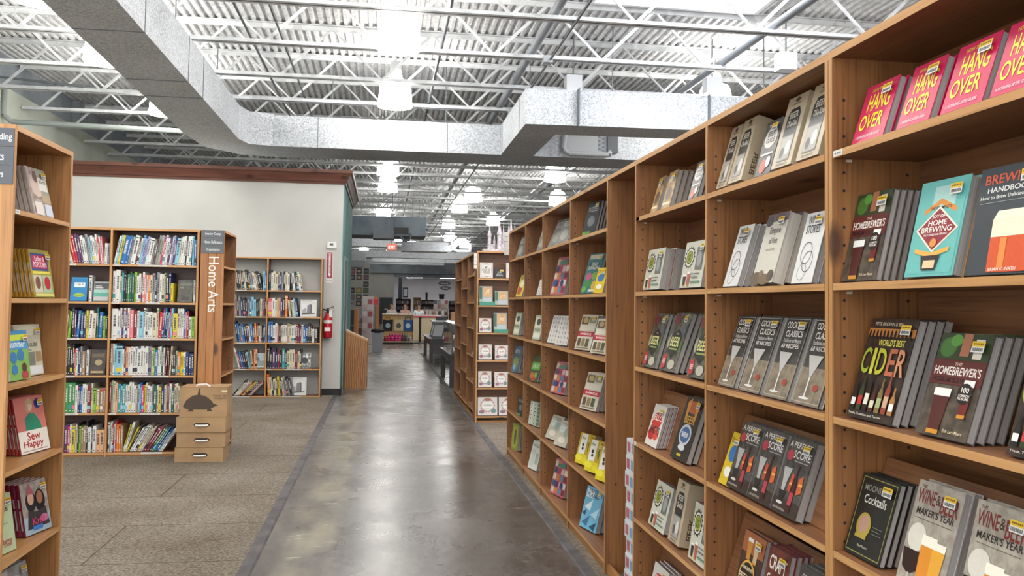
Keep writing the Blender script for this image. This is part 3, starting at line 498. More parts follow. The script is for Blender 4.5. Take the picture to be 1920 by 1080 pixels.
_stackcount = {}
def face_stack(design, p, rotz, w, h, n, t, lean, where, group, box=False, sticker=True, name='paperback', skew=0):
    """n copies one behind the other; p = point under the front cover's lower x=0 corner"""
    key = (design, where); _stackcount[key] = _stackcount.get(key, 0) + 1
    si = _stackcount[key]
    nm = {1: '', 2: ', second pile', 3: ', third pile', 4: ', fourth pile', 5: ', fifth pile'}[si]
    rz = rotz + skew
    a = Vector((math.cos(rz + math.pi / 2), math.sin(rz + math.pi / 2), 0))
    for k in range(n):
        loc = Vector(p) + a * (k * (t + .0012) / math.cos(lean))
        if n == 1: lb = f"{NICE[design]}, {where}{nm}"
        elif k == 0: lb = f"{NICE[design]}, front copy, {where}{nm}"
        else: lb = f"{NICE[design]}, {ORD[k]} copy back, {where}{nm}"
        lb = shorten(lb)
        face_book(design, w, h, t, loc, rz, lean, lb, group, name, sticker and k == 0, box)
# ------------------------------------------------------------------ bookcases
def bookcase(label, loc, rotz, divs, H, Dp, rows, group=None, holes=True, th=.022, name='bookcase', wv=None, wx=None, ends=(True, True), rows_by_bay=None, label_strips=None, plinth=.05, back=None, pins=True, board=(), edge=None):
    """local frame: x across the front, y into the case, z up. divs = centres of the uprights"""
    wv = wv or WDV; wx = wx or WDX
    root = empty(name, label, 'bookcase', loc, rotz, group)
    for i, d in enumerate(divs):
        if (i == 0 and not ends[0]) or (i == len(divs) - 1 and not ends[1]): continue
        mb = MB(); x0, x1 = d - th / 2, d + th / 2
        mb.bbox(x0, .001, 0, x1, Dp, H - th, wv, .0015)
        mb.add([(x0 + .0015, 0, 0), (x1 - .0015, 0, 0), (x1 - .0015, 0, H - th), (x0 + .0015, 0, H - th)], [(0, 1, 2, 3)], edge or WEV)
        if holes:
            for side, x, s in ((0, x0, -1), (1, x1, 1)):
                if (i == 0 and side == 0) or (i == len(divs) - 1 and side == 1): continue
                for yy in (.035, Dp - .05):
                    z = .18
                    while z < H - .12:
                        pts = [(x + s * .0006, yy + .0045 * math.cos(k * math.pi / 4), z + .0045 * math.sin(k * math.pi / 4)) for k in range(8)]
                        mb.add(pts, [tuple(range(8)) if s < 0 else tuple(range(8))[::-1]], M_BLACK)
                        z += .0517
        mb.obj('upright' if 0 < i < len(divs) - 1 else 'side_panel', root)
    x0, x1 = divs[0] - th / 2, divs[-1] + th / 2
    mb = MB(); mb.bbox(x0, .001, H - th, x1, Dp, H, wx, .0015); mb.add([(x0, 0, H - th), (x1, 0, H - th), (x1, 0, H), (x0, 0, H)], [(0, 1, 2, 3)], WE); mb.obj('top_panel', root)
    MB().box(x0, Dp - .006, .02, x1, Dp, H - th, back or wx).obj('back_panel', root)
    MB().bbox(x0, .012, 0, x1, .032, plinth, WX, .002).obj('plinth', root)
    for b in range(len(divs) - 1):
        a, c = divs[b] + (th / 2 if b or ends[0] else -th / 2), divs[b + 1] - th / 2
        rr = rows_by_bay[b] if rows_by_bay else rows
        for j, z in enumerate(rr):
            mb = MB(); mb.bbox(a, .001, z - .02, c, Dp - .007, z, wx, .0015)
            mb.add([(a + .001, .0002, z - .02), (c - .001, .0002, z - .02), (c - .001, .0002, z), (a + .001, .0002, z)], [(0, 1, 2, 3)], WE)
            so = mb.obj('shelf', root)
            if pins and j < len(rr) - 1:
                for px in (a + .006, c - .006):
                    MB().cyl((px, .04, z - .026), (px, .055, z - .026), .0045, col('c9b8a0', .5), 6).obj('shelf_pin', so)
            if label_strips and (b, j) in label_strips:
                for (u, v) in label_strips[(b, j)]:
                    mb = MB(); mb.box(u, -.0012, z - .0175, v, 0, z - .001, col('dcdad6', .6)); q = u + .006
                    while q < v - .012:
                        mb.flat([(q, z - .012), (q + .008, z - .012), (q + .008, z - .007), (q, z - .007)], -.0016, col('77736f', .6)); q += .0125
                    mb.obj('shelf_label', so)
            if (b, j) in board:
                mb = MB(); mb.T = Matrix.Translation((0, .075, z)) @ Matrix.Rotation(-R(18), 4, 'X'); mb.box(a + .01, 0, .002, c - .01, .012, .27, wx); mb.obj('display_board', root)
    return root
RZ = [1.945, 1.572, 1.2, .83, .455, .08]
HR = 2.235
LS = lambda w: [(.015, .06)]
near_divs = [.011, .975, 1.94]
bookcase('tall pine bookcase of beer and wine books, closest to the camera, on the aisle edge', (1.25, 2.262, 0), R(-90), near_divs, HR, .28, RZ, 'aisle bookcases', label_strips={(0, 0): [(.03, .075)]}, board={(0, 3), (0, 4), (1, 3)})
bookcase('two bay pine bookcase with cocktail and kit books beside the open niche', (1.25, 4.16, 0), R(-90), [.011, .965, 1.887], HR, .28, RZ, 'aisle bookcases', label_strips={(0, 0): [(.03, .075)], (1, 0): [(.03, .075)], (1, 3): [(.02, .05)]}, board={(0, 3), (0, 5), (1, 3), (1, 4)})
bookcase('four bay pine bookcase of puzzle and craft books beyond the open niche', (1.25, 8.52, 0), R(-90), [.011, .975, 1.83, 2.845, 3.819], HR, .28, RZ, 'aisle bookcases', label_strips={(3, 0): [(.02, .06)], (3, 3): [(.02, .06)], (2, 0): [(.02, .06)]})
# open niche between the two cases
ni = empty('wooden_niche', 'open pine niche without shelves between two aisle bookcases', 'shelf unit', (1.25, 4.69, 0), R(-90))
mb = MB(); mb.bbox(.002, .001, HR - .022, .528, .28, HR, WDX, .0015); mb.add([(.002, 0, HR - .022), (.528, 0, HR - .022), (.528, 0, HR), (.002, 0, HR)], [(0, 1, 2, 3)], WE); mb.obj('top_panel', ni)
MB().box(.002, .274, .02, .528, .28, HR - .022, WDX).obj('back_panel', ni)
MB().bbox(.002, .012, 0, .528, .032, .06, WX).obj('plinth', ni)
mb = MB()
for z in (1.95, 1.5, .95, .5):
    mb.cyl((-.003, .06, z), (.0035, .06, z), .005, M_BLACK, 8)
mb.obj('bolt_heads', ni)
# wall mounted leaflet holder in the niche
hd = empty('leaflet_holder', 'thin chrome leaflet holder hanging inside the open niche', 'holder', (1.46, 4.33, 1.42))
MB().box(-.012, -.05, 0, 0, .05, .24, col('3a3a3e', .3, .4)).obj('back_plate', hd)
MB().box(-.03, -.05, .0, -.026, .05, .15, col('c9cace', .2, .6)).obj('front_pocket', hd)
MB().box(-.03, -.05, -.006, -.0, .05, 0, col('77787c', .3, .5)).obj('pocket_floor', hd)
tag(MB().box(-.024, -.042, .001, -.014, .042, .22, col('d8d6d0', .5)).obj('leaflet'), 'white leaflets standing in the chrome holder of the niche', 'leaflet', None, (1.46, 4.33, 1.42))
# stack of small white game boxes in the niche
for k in range(9):
    b_ = MB(); b_.box(0, 0, 0, .17, .16, .082, col('d3d6dc', .4))
    b_.flat([(.012, .012), (.07, .012), (.07, .07), (.012, .07)], -.0006, col(['5f9cc4', '74a2c0'][k % 2], .4)); b_.flat([(.09, .015), (.15, .015), (.15, .066), (.09, .066)], -.0006, col(['b5606c', '6a9a8a', 'c4c8cc'][k % 3], .4))
    b_.add([(-.0006, .02, .015), (-.0006, .07, .015), (-.0006, .07, .066), (-.0006, .02, .066)], [(0, 1, 2, 3)], col('74a2c0', .4))
    b_.add([(-.0006, .09, .015), (-.0006, .145, .015), (-.0006, .145, .066), (-.0006, .09, .066)], [(0, 1, 2, 3)], col('b5606c', .4))
    o = b_.obj('game_box')
    tag(o, 'white card game box with blue pictures, ' + ['lowest of', 'second up in', 'third up in', 'fourth up in', 'fifth up in', 'sixth up in', 'seventh up in', 'eighth up in', 'topmost of'][k] + ' the niche stack', 'box', 'game boxes stacked in the niche', (1.26 + .004 * (k % 3), 4.175, .062 + .084 * k))
# section sign on the far end post of the four bay case
sg = empty('section_sign', 'white stacked section sign on the end post of the puzzle bookcase', 'sign', (1.2, 8.52, 2.0))
for k in range(5):
    MB().box(-.0, -.004 + .0, .0 + .047 * k, .046, 0, .043 + .047 * k, col('dedcd8', .5)).obj('sign_plate', sg)

# ---- face-out stacks of the aisle run: (bay, row, design, Y of far lower corner, width, height, lean, copies, thickness)
ST = '''near 0 hangover 2.179 .15 .17 18 3 .022
near 0 hangover 1.971 .13 .17 19 3 .022
near 0 hangover 1.799 .14 .17 19 3 .022
near 0 hangover 1.635 .13 .17 19 3 .022
near 0 hangover 1.46 .13 .17 19 2 .022
near 1 homebrewer 2.235 .165 .25 13 5 .018
near 1 joy 1.941 .18 .24 13 2 .03
near 1 brew 1.717 .19 .24 11 2 .02
near 1 cider 1.49 .18 .25 12 2 .02
near 2 cider 2.208 .21 .285 17 4 .022
near 2 homebrewer 1.9 .18 .25 18 4 .022
near 2 cider 1.597 .19 .24 17 3 .02
near 3 moonshine 2.225 .17 .223 17 3 .018
near 3 winebeer 1.981 .165 .247 16 2 .022
near 3 winebeer 1.757 .165 .247 14 2 .02
near 3 moonshine 1.55 .17 .223 14 2 .02
b2 0 kit 3.15 .1 .25 16 1 .045
b2 0 kit 3.035 .115 .25 16 1 .06
b2 0 guide 2.804 .116 .202 15 2 .03
b2 0 kit 2.676 .135 .25 16 1 .05
b2 0 kit 2.502 .145 .25 16 1 .05
b2 1 stories 3.08 .13 .236 17 4 .02
b2 1 empire 2.829 .157 .248 16 2 .045
b2 1 stories 2.534 .13 .235 15 3 .02
b2 2 cocktails 3.128 .155 .285 19 3 .016
b2 2 cocktails 2.935 .165 .285 19 3 .016
b2 2 cocktails 2.735 .165 .285 19 3 .016
b2 2 cocktails 2.535 .165 .285 19 2 .016
b2 3 yellow 3.12 .1 .2 19 1 .02
b2 3 score 3.043 .165 .246 17 2 .03
b2 3 score 2.861 .165 .246 17 2 .03
b2 3 score 2.68 .165 .246 18 5 .028
b2 4 freebeer 2.983 .171 .245 13 2 .02
b2 4 craft 2.778 .15 .245 12 4 .02
b2 4 craftbeer 2.559 .17 .24 12 3 .025
b2 5 score 3.0 .165 .246 14 3 .03
b3 0 amber 3.98 .1 .183 16 2 .02
b3 0 amber 3.82 .115 .185 15 5 .024
b3 0 guide 3.466 .11 .17 16 2 .02
b3 1 brewkit 4.09 .25 .2 10 2 .05
b3 1 brewkit 3.56 .25 .2 10 1 .05
b3 2 beer 4.098 .19 .273 17 2 .02
b3 2 beer 3.834 .2 .28 19 3 .024
b3 2 beer 3.469 .19 .274 16 1 .03
b3 3 jello 4.046 .17 .204 17 6 .016
b3 3 bigbeer 3.672 .2 .28 18 2 .025
b3 4 brewkit 3.98 .22 .21 14 1 .05
b3 4 kit 3.695 .14 .274 11 1 .075
b3 4 brewkit 3.441 .2 .229 9 1 .05
b3 5 jello 3.998 .2 .2 13 3 .02
c1 0 dark 5.42 .17 .232 14 4 .02
c1 1 teal 5.45 .2 .27 16 1 .02
c1 1 yellow 5.106 .12 .157 14 3 .02
c1 2 recipe 5.61 .22 .24 16 2 .03
c1 2 recipe 5.17 .2 .22 16 2 .03
c1 3 recipe 5.44 .22 .24 16 3 .025
c1 4 bees 5.56 .2 .2 14 1 .05
c1 4 bees 5.3 .2 .2 14 1 .05
c1 4 bees 5.02 .2 .2 13 1 .05
c1 5 planes 5.417 .22 .264 14 3 .035
c2 0 grey 6.6 .2 .24 24 1 .02
c2 0 grey 6.306 .2 .218 24 1 .02
c2 1 puzzle 6.48 .24 .3 15 2 .03
c2 2 pattern 6.578 .19 .22 16 1 .03
c2 2 pattern 6.265 .2 .22 14 2 .03
c2 3 puzzle 6.43 .24 .24 16 2 .03
c2 4 pale 6.62 .2 .19 24 1 .03
c2 4 pale 6.284 .2 .19 24 1 .03
c2 5 puzzle 6.4 .24 .26 13 3 .03
c3 0 grey 7.095 .18 .19 16 2 .02
c3 1 pattern 7.071 .16 .14 15 2 .03
c3 2 cards 7.252 .17 .212 11 3 .03
c3 3 green 7.44 .2 .231 17 2 .02
c3 4 grid 7.4 .25 .203 8 1 .06
c3 5 white 7.4 .2 .24 14 4 .025
c4 0 grey 8.237 .18 .22 17 2 .02
c4 1 fire 8.206 .18 .219 16 1 .02
c4 2 cards 8.345 .17 .222 10 2 .03
c4 3 blue 8.45 .2 .258 11 3 .025
c4 4 dark 8.048 .17 .177 7 2 .02
c4 5 olive 8.4 .2 .254 6 3 .03'''
SKEW = {'c1': 14, 'c2': 14, 'c3': 12, 'c4': 10}
WH = {'near': 'closest aisle bay', 'b2': 'cocktail bay', 'b3': 'bay before niche', 'c1': 'bay after niche', 'c2': 'second past niche', 'c3': 'third past niche', 'c4': 'last aisle bay'}
for l in ST.split('\n'):
    b, row, d, Y, w, h, le, n, t = l.split()
    row = int(row)
    face_stack(d, (1.272, float(Y), RZ[row]), R(-90), float(w), float(h), int(n), float(t), R(float(le)), ROWN[row] + ', ' + WH[b], 'face-out books on the aisle bookcases', d == 'kit', b in ('near', 'b2', 'b3', 'c1') and d != 'kit', 'beer_kit_box' if d == 'kit' else 'paperback', R(SKEW.get(b, 0)))

# ---- spine-out books
PAL = {'w': ('white', 'd9d7d2'), 'c': ('cream', 'cfc6ac'), 'k': ('black', '232226'), 'g': ('grey', '8c8b8c'), 'r': ('red', 'c0292f'), 'R': ('dark red', '7a1f2a'), 'o': ('orange', 'd8782c'), 'y': ('yellow', 'd6bf2e'),
       'l': ('lime green', '86b53c'), 'G': ('green', '3c8a4c'), 'D': ('dark green', '2a5546'), 't': ('teal', '3f8f92'), 'a': ('light blue', '86bcd0'), 'b': ('blue', '2768a8'), 'n': ('navy', '24305e'), 'p': ('purple', '55305c'),
       'm': ('magenta', 'c23070'), 'P': ('pink', 'd87a80'), 'B': ('brown', '54392c'), 'T': ('tan', 'a08468'), 's': ('peach', 'd9a884'), 'L': ('lavender', '9a9ac4'), 'e': ('grey green', '98a488')}
_sp = {}
def spine_mesh(c, t, h, d, v):
    k = (c, t, h, d, v)
    if k in _sp: return _sp[k]
    mb = MB(); m = col(PAL[c][1], .45)
    q = .002
    mb.prism([(0, d), (0, .003), (t * .18, .0008), (t * .5, 0), (t * .82, .0008), (t, .003), (t, d), (t - q, d), (t - q, .005), (q, .005), (q, d)], 0, h, m, 'z')
    mb.box(q, .0052, .004, t - q, d - .004, h - .004, M_PAGES)
    dark = c in 'wcsylaeLg'
    ink = col('3f3b3e' if dark else 'd8d4cc', .5)
    rr = random.Random(v * 31 + int(t * 1000))
    z0 = h * rr.uniform(.3, .42); z = z0
    while z < h * rr.uniform(.78, .86):       # broken title strokes
        s = rr.uniform(.006, .014)
        mb.flat([(t * .3, z), (t * .7, z), (t * .7, z + s), (t * .3, z + s)], -.0006, ink); z += s + rr.uniform(.002, .006)
    mb.flat([(t * .32, h * .05), (t * .68, h * .05), (t * .68, h * .05 + .009), (t * .32, h * .05 + .009)], -.0006, ink)
    if v % 3 == 0: mb.flat([(.001, h * .9), (t - .001, h * .9), (t - .001, h * .94), (.001, h * .94)], -.0004, col(PAL[rr.choice('rbGykw')][1], .45))
    if v % 4 == 1: mb.flat([(.001, h * .12), (t - .001, h * .12), (t - .001, h * .26), (.001, h * .26)], -.0004, col(PAL[rr.choice('wPnyatk')][1], .45))
    o = mb.obj('hardcover_book'); me = o.data; bpy.data.objects.remove(o)
    _sp[k] = me
    return me
_used = {}
STUFF = MB(); STUFF.count = 0
NBOOK = [0]
def spine_row(tokens, org, rotz, x0, x1, z, where, group, y0=.02, d=.17, seed=0, hs=1.0, fill=None):
    """tokens: colour letter[width mm][hheight cm][/ or \\ lean deg] ...; fill = x the row should reach"""
    import re as _re
    def parse(ts):
        r = random.Random(seed); tk = []
        for s in tokens.split():
            m = _re.match(r'([A-Za-z])(\d+)?(?:h(\d+))?(?:([/\\])(\d+))?$', s)
            t = float(m.group(2)) / 1000 if m.group(2) else r.choice([.014, .017, .02, .024, .028])
            h = float(m.group(3)) / 100 if m.group(3) else r.choice([.215, .225, .235, .245])
            le = float(m.group(5)) * (1 if m.group(4) == '/' else -1) if m.group(4) else 0
            tk.append((m.group(1), t * ts, round(h * hs + r.uniform(-.004, .004), 3), le))
        return tk
    def layout(tk):
        x = x0; prev = 0; out = []
        for i, (c, t, h, le) in enumerate(tk):
            th = R(le)
            if le < 0 and prev >= 0: x += h * math.sin(-th) * (.95 if i else 1) + .001
            if prev > 0 and le < prev - 1: x += .8 * h * (math.sin(R(prev)) - math.sin(th if le > 0 else 0))
            w = t / math.cos(th) + .0008
            out.append((x, w, (h * math.sin(th) if le > 0 else 0)))
            x += w; prev = le
        return out, x + out[-1][2] * .9
    ts = 1.0; tk = parse(ts)
    if fill:
        for _ in range(6):
            _, xe = layout(tk); tot = sum(q[1] for q in tk)
            ts *= 1 + (fill - xe) / tot; tk = parse(ts)
    pos, _ = layout(tk)
    r = random.Random(seed + 99)
    cs = [q[0] for q in tk]
    M = Matrix.Translation(org) @ Matrix.Rotation(rotz, 4, 'Z')
    for i, ((c, t, h, le), (x, w, ov)) in enumerate(zip(tk, pos)):
        if x + w + ov > x1 + .004: break
        th = R(le); v = r.randrange(12)
        if le > 0: L = Matrix.Translation((x, y0 + r.uniform(0, .008), z + t * math.sin(th) + .0008)) @ Matrix.Rotation(th, 4, 'Y')
        elif le < 0: L = Matrix.Translation((x, y0 + r.uniform(0, .008), z + .0008)) @ Matrix.Rotation(th, 4, 'Y')
        else: L = Matrix.Translation((x, y0 + r.uniform(0, .01), z + .0005))
        me = spine_mesh(c, round(t, 4), h, d, v)
        if NBOOK[0] >= 298:
            STUFF.T = M @ L; o_ = len(STUFF.V); STUFF.V += [tuple(STUFF.T @ q.co) for q in me.vertices]
            for p in me.polygons: STUFF.F.append([o_ + k for k in p.vertices]); STUFF.I.append(STUFF.mi(me.materials[p.material_index])); STUFF.S.append(False)
            continue
        NBOOK[0] += 1
        o = bpy.data.objects.new('hardcover_book', me); COL.objects.link(o)
        o.matrix_world = M @ L
        cn = PAL[c][0]
        a = PAL[cs[i - 1]][0] if i > 0 else None
        bb = PAL[cs[i + 1]][0] if i + 1 < len(cs) else None
        wd = 'thick ' if t >= .032 else 'thin ' if t <= .015 else ''
        if a and bb: mid = f'between {a} and {bb}' if a != bb else f'between two {a}'
        elif bb: mid = f'first of row before {bb}'
        elif a: mid = f'last of row after {a}'
        else: mid = 'alone'
        ls = ' leaning' if abs(le) > 5 else ''
        for wd_, ls_ in ((wd, ls), (wd, ''), ('', '')):
            base = f'{wd_}{cn}{ls_} spine'
            n = _used.get((base, mid, where), 0) + 1
            lb = f'{base} {mid}, {where}' if n == 1 else f'{base} {["", "second", "third", "fourth", "fifth", "sixth", "seventh"][min(n - 1, 6)]} {mid}, {where}'
            if len(lb.replace('-', ' ').split()) <= 16 and lb not in _labels: break
        _used[(base, mid, where)] = n
        tag(o, lb, 'book', group)
# ------------------------------------------------------------------ home arts cases
HH = 2.19
RH = [1.84, 1.478, 1.132, .776, .42, .046]
strips = {(0, 0): [(.42, .50)], (0, 1): [(.4, .45)], (0, 2): [(.42, .55)], (0, 3): [(.42, .52)], (0, 4): [(.42, .56)], (1, 0): [(.84, .9), (1.06, 1.33)], (1, 1): [(.84, .9), (1.14, 1.27)], (1, 2): [(.84, .88), (1.02, 1.37)], (1, 3): [(1.04, 1.37)], (1, 4): [(.84, .9), (1.12, 1.3)], (1, 5): [(1.14, 1.33)]}
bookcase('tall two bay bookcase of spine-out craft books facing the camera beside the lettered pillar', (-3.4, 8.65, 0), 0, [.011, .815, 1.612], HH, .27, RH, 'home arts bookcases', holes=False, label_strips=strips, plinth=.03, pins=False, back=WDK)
hb = bookcase('narrow pine bookcase end unit facing the aisle behind the lettered pillar', (-1.545, 8.672, 0), R(90), [.011, .66], HH, .215, [1.84, 1.478, 1.13, .776, .42, .06], 'home arts bookcases', holes=True, ends=(False, True))
pl = empty('plank_pillar', 'wide knotty pine end pillar with white vertical lettering and grey plates', 'pillar', (-1.765, 8.65, 0))
for k in range(3):
    MB().bbox(.001 + .0735 * k, 0, 0, .0725 + .0735 * k, .02, HH, WP, .002).obj('plank', pl)
for k, s in enumerate(('Organization', 'Home Reference', 'Interior Design')):
    mb = MB(); z = HH - .228 + .076 * k
    mb.box(.008, -.006, z + .001, .217, -.0002, z + .075, col('5d6064', .5)); wd = {0: .13, 1: .17, 2: .15}[k]
    put_text(mb, s, .115 - wd / 2, z + .02, .115 + wd / 2, z + .052, -.0068, col('dcdcdc', .5), .01); mb.obj('sign_plate', pl)
v, f = text2d('Home Arts', .004)
MB().add([(.08 + b * .096, -.0012, 1.93 - a * .54) for a, b in v], f, col('e6e4de', .5)).obj('vertical_lettering', pl)

HAW = 'of the home arts case'
G2 = 'spine-out books in the home arts case'
A0, A1, B0, B1 = .03, .80, .83, 1.598
org = Vector((-3.4, 8.65, 0))
def hrow(tok, x0, x1, row, cell, seed, d=.2, fill=None): spine_row(tok, org, 0, x0, x1, RH[row] + .001, f'{ROWN[row]}, {cell} home arts bay', G2, .018, d, seed, 1.17, fill or x1 - .004)
hrow('w12h24/11 a12h24/11 y16h24/11 b34h24/11 b16h24/11 g18h23/11 w30h24/10 B12/10 w12/10 a14/10 L14/10 L12/10 w16/10 w22/10 g14/9 B14/9 g18/9 e16/9 m14h24/9 w14/8 w16/8 p14/8 w12/8 L12/7 p14/6 a26h22/6 c14/5 w14/4 w14/4 k10/4 w20h24/4 w12/3 a12 b18', B0, B1, 0, 'wide', 1)
hrow('w20h25 w32h26 c12 t14 k14 k12 G16 D14 D16 l18 w14 w16 R10 w14 P12 w12 o14 c16 g20 k12 g20 w16 c16 e12 k20 n14 y18h16', B0, B0 + .56, 1, 'wide', 2)
hrow('w46h24 w16 w14 p14 w14 p12 w16 P30h23 R26h22 w16 a32h22 w16 w16 w16 w16 c34h21 c14 r24h21/3 p14/3 b12/3 k12/3 a14/3 m10/2 a14/2 y34h20 c20 w12 w14 b12 P12 R14 w20h18 l26h18', B0, B1, 2, 'wide', 3)
hrow('T18h26 w12h26 a16h25 a46h24 w16 R14 s20h23 w16 w18 w18 w20 w24 w24 w14 w22 g12 g12 w14 l14h22 b22h21 w14 w16 D14 w12 R12/4 B12 c12/3 B14h20 k14h20 e18h20 o20h19 y14h19 y12h19 w18h19 n24h18 n20h18 n20h18', B0, B1, 3, 'wide', 4)
hrow('R16h25 e16h26 c16h25 s20h24 t24h23 a14 t26h23 w14 w14 w20 w16 w20 T14 a18 b14 m20h22 y12 c16 w18 w14 g14 D30h22 w12 y22h20 n24h20 w16 T12 R14 w18 D24h20 c14 c16 c14', B0, B1 - .12, 4, 'wide', 5)
hrow('w16h24 e12h23 w12 R18h23 w12 r14 o22h22 o18h22 T24 y12/14 w24/16 y16/24 k14/26 w18/28 w18/30 w26/30 T14/30 c18/30 c14/30 p14/30 R24/32 R26/32 D20/32 G20/32 b16/32 n14/34 b14/34 w18/34 w14/34 b14/36', B0, B0 + .66, 5, 'wide', 6)
hrow('k14h15\\26 k14h14\\24 w12\\22 c14h18\\20 r22h24\\14 r16h24\\13 p22h24\\12 p18h24\\12 w24h23\\11 w16\\11 g22\\10 a14\\10 w20h23\\9 w14\\9 w16\\8 r14h22\\8 w12\\8 P12\\7 w22h17 g20h17', A0 + .30, A1, 0, 'narrow', 7)
hrow('l14 w12 w18 b12 B22/4 l14/4 k14 p14 b18h22/4 n18h21 n16h21 y14h22 w24h22/3 c24h20/2 D14 b22h21/2 l18h18 k14h18', A0 + .30, A1, 2, 'narrow', 8)
hrow('n14h24 w22h25 k16h24 k18h24 k18h24 k14 r10 w18 n16h23 g14h23 T24h19', A0 + .36, A0 + .575, 3, 'narrow', 9)
hrow('w16h24 c22 o16 G24h24 G26h24 G20h24 w18 n16h22 b14 w24 w12 R24h22 c12 l24h20 T24h20 T22h20 T16h20', A0 + .33, A1, 4, 'narrow', 10)
hrow('w14h22 y30h22 p18h22 p22h22 m16h21 w12 y26h21 c14 k12 l14h21 T16h20 T20 k12 w24h20 k10 w24 s28h18 s30h18', A0 + .33, A1, 5, 'narrow', 11)
def hface(d, x, w, h, row, rz=0, lean=10, t=.02, nm='paperback', cell='narrow'):
    face_book(d, w, h, t, org + Vector((x, .04, RH[row] + .001)), rz, R(lean), f'{NICE[d]}, {ROWN[row]}, {cell} home arts bay', 'face-out books in the home arts case', nm, False)
hface('clip', .44, .15, .23, 1, R(-4)); hface('tealgrey', .65, .14, .19, 1)
spine_row('w26h25', org, 0, .61, .65, RH[1] + .001, 'second shelf, narrow home arts bay', G2, .03, .1, 12)
hface('crinkle', .635, .14, .24, 3, 0, 12)
spine_row('w20h24', org, 0, .609, .63, RH[3] + .001, 'fourth shelf, narrow home arts bay', G2, .03, .1, 13)
hface('darkmag', 1.42, .14, .22, 1, 0, 12, .02, 'paperback', 'wide')
spine_row('w16h22', org, 0, 1.575, 1.6, RH[1] + .001, 'second shelf end, wide home arts bay', G2, .01, .12, 14)
# a few books in the unit behind the pillar
o2 = Vector((-1.545, 8.672, 0))
for row, tok in enumerate(('P20h24\\10 w16h24\\10 w14\\10', 'w24h20\\14 w16h20\\14', 'B16h24\\8 w14h24\\8 B18h22 k20h20', 'w22h22\\12 w18\\12', 'c16 T18 w16', 'w16 k14 P18')):
    spine_row(tok, o2, R(90), .03, .6, [1.84, 1.478, 1.13, .776, .42, .06][row] + .001, f'{ROWN[row]}, unit behind pillar', 'books in the aisle unit behind the pillar', .02, .14, 40 + row, 1.15)

# cardboard boxes against the pillar
M_CB = mottled('a0805c', 'b08f69', 3, .8)
def carton(label, loc, w, d, h, art=False, rot=0):
    r = empty('cardboard_box', label, 'box', loc, rot, 'cardboard boxes stacked at the pillar')
    mb = MB(); mb.box(0, 0, 0, w, d, h, M_CB)
    mb.obj('carton', r)
    if art:
        a = MB(); dk = col('4a3c30', .7); k = w / .44
        body = [(.03, .1), (.06, .16), (.12, .205), (.18, .215), (.24, .2), (.29, .16), (.315, .125), (.36, .11), (.33, .1), (.3, .085), (.24, .07), (.1, .07), (.05, .08)]
        a.flat([(x * k, z * k) for x, z in body][::-1], -.0006, dk)
        for x in (.075, .24): a.flat([(x, .05), (x + .05, .05), (x + .035, .085), (x + .01, .085)], -.0008, dk)
        a.flat([(.155, .2), (.185, .2), (.178, .25), (.185, .262), (.165, .262), (.165, .25)], -.0008, dk)
        put_text(a, 'TIRED BY', .29, .185, .42, .2, -.0006, dk); put_text(a, 'PASSION', .3, .162, .41, .178, -.0006, dk)
        a.obj('tortoise_print', r)
        MB().box(.37, -.0012, .225, .42, -.0002, .245, col('d8cba0', .6)).obj('paper_label', r)
        h0 = (w * .42, w * .74, h + .0)
        MB().tube([(h0[0] - .04, .05, h), (h0[0] - .03, .045, h + .018), (h0[0] + .05, .045, h + .022), (h0[0] + .08, .05, h)], .007, col('e4e2dc', .4), 8).obj('white_handle', r)
    else:
        mb = MB(); cx = w * .52; z = h * .5
        mb.flat([(cx - .075, z - .002), (cx - .05, z - .02), (cx + .05, z - .02), (cx + .075, z - .002), (cx + .055, z + .014), (cx - .055, z + .014)], -.0008, col('2a221c', .8)); mb.obj('handle_slot', r)
        MB().tube([(cx - .055, -.008, z - .004), (cx - .045, -.016, z - .008), (cx + .045, -.016, z - .008), (cx + .055, -.008, z - .004)], .0085, col('e4e2dc', .4), 8).obj('white_handle', r)
    mb = MB(); mb.box(.0, -.001, h - .004, w, 0, h, col('8a6c4a', .8)); mb.obj('lid_seam', r)
carton('cardboard handle box on the carpet, lowest of the pillar stack', (-1.875, 8.3, .007), .43, .3, .135)
carton('cardboard handle box, second up in the pillar stack', (-1.862, 8.3, .143), .43, .3, .14, rot=R(1))
carton('cardboard handle box directly under the tortoise box', (-1.866, 8.29, .284), .44, .3, .14, rot=R(-.6))
carton('larger cardboard box printed with a dark tortoise, topmost of the pillar stack', (-1.84, 8.29, .425), .42, .31, .275, True, rot=R(.6))

# ------------------------------------------------------------------ closest craft case (front faces the aisle)
RL = [1.861, 1.501, 1.15, .804, .438, .09]
bookcase('narrow pine craft bookcase whose end panel carries dark sign plates', (-1.476, 3.67, 0), R(90), [.033, .64], 2.2, .3, RL, None, holes=False, wv=WV, wx=WX, ends=(False, True), label_strips={(0, 0): [(.03, .07)]}, plinth=.06, pins=False)
ep = empty('end_panel', 'broad pine end panel with stacked dark grey sign plates', 'panel', (-1.476, 3.67, 0))
MB().box(-.3, -.0, 0, 0, .0215, 2.2, WEV).obj('board', ep)
for k, (s, w_) in enumerate((('Toys', .05), ('Crafts', .068), ('Beading', .085))):
    z = 1.958 + .0755 * k; mb = MB()
    mb.box(-.27, -.007, z, -.001, -.0003, z + .0735, col('5a5d62', .5)); q_ = -.008 if k == 2 else -.036; put_text(mb, s, q_ - w_ * 1.05, z + .018, q_, z + .052, -.0076, col('dcdcdc', .5), .01); mb.obj('sign_plate', ep)
def lstack(d, Y, w, h, row, n, t, lean, skew, xf=-1.515, st=True):
    face_stack(d, (xf - w * math.sin(R(skew)), Y, RL[row] + .001), R(90), w, h, n, t, R(lean), ROWN[row] + ', narrow craft case', 'face-out books in the narrow craft case', False, st, 'paperback', -R(skew))
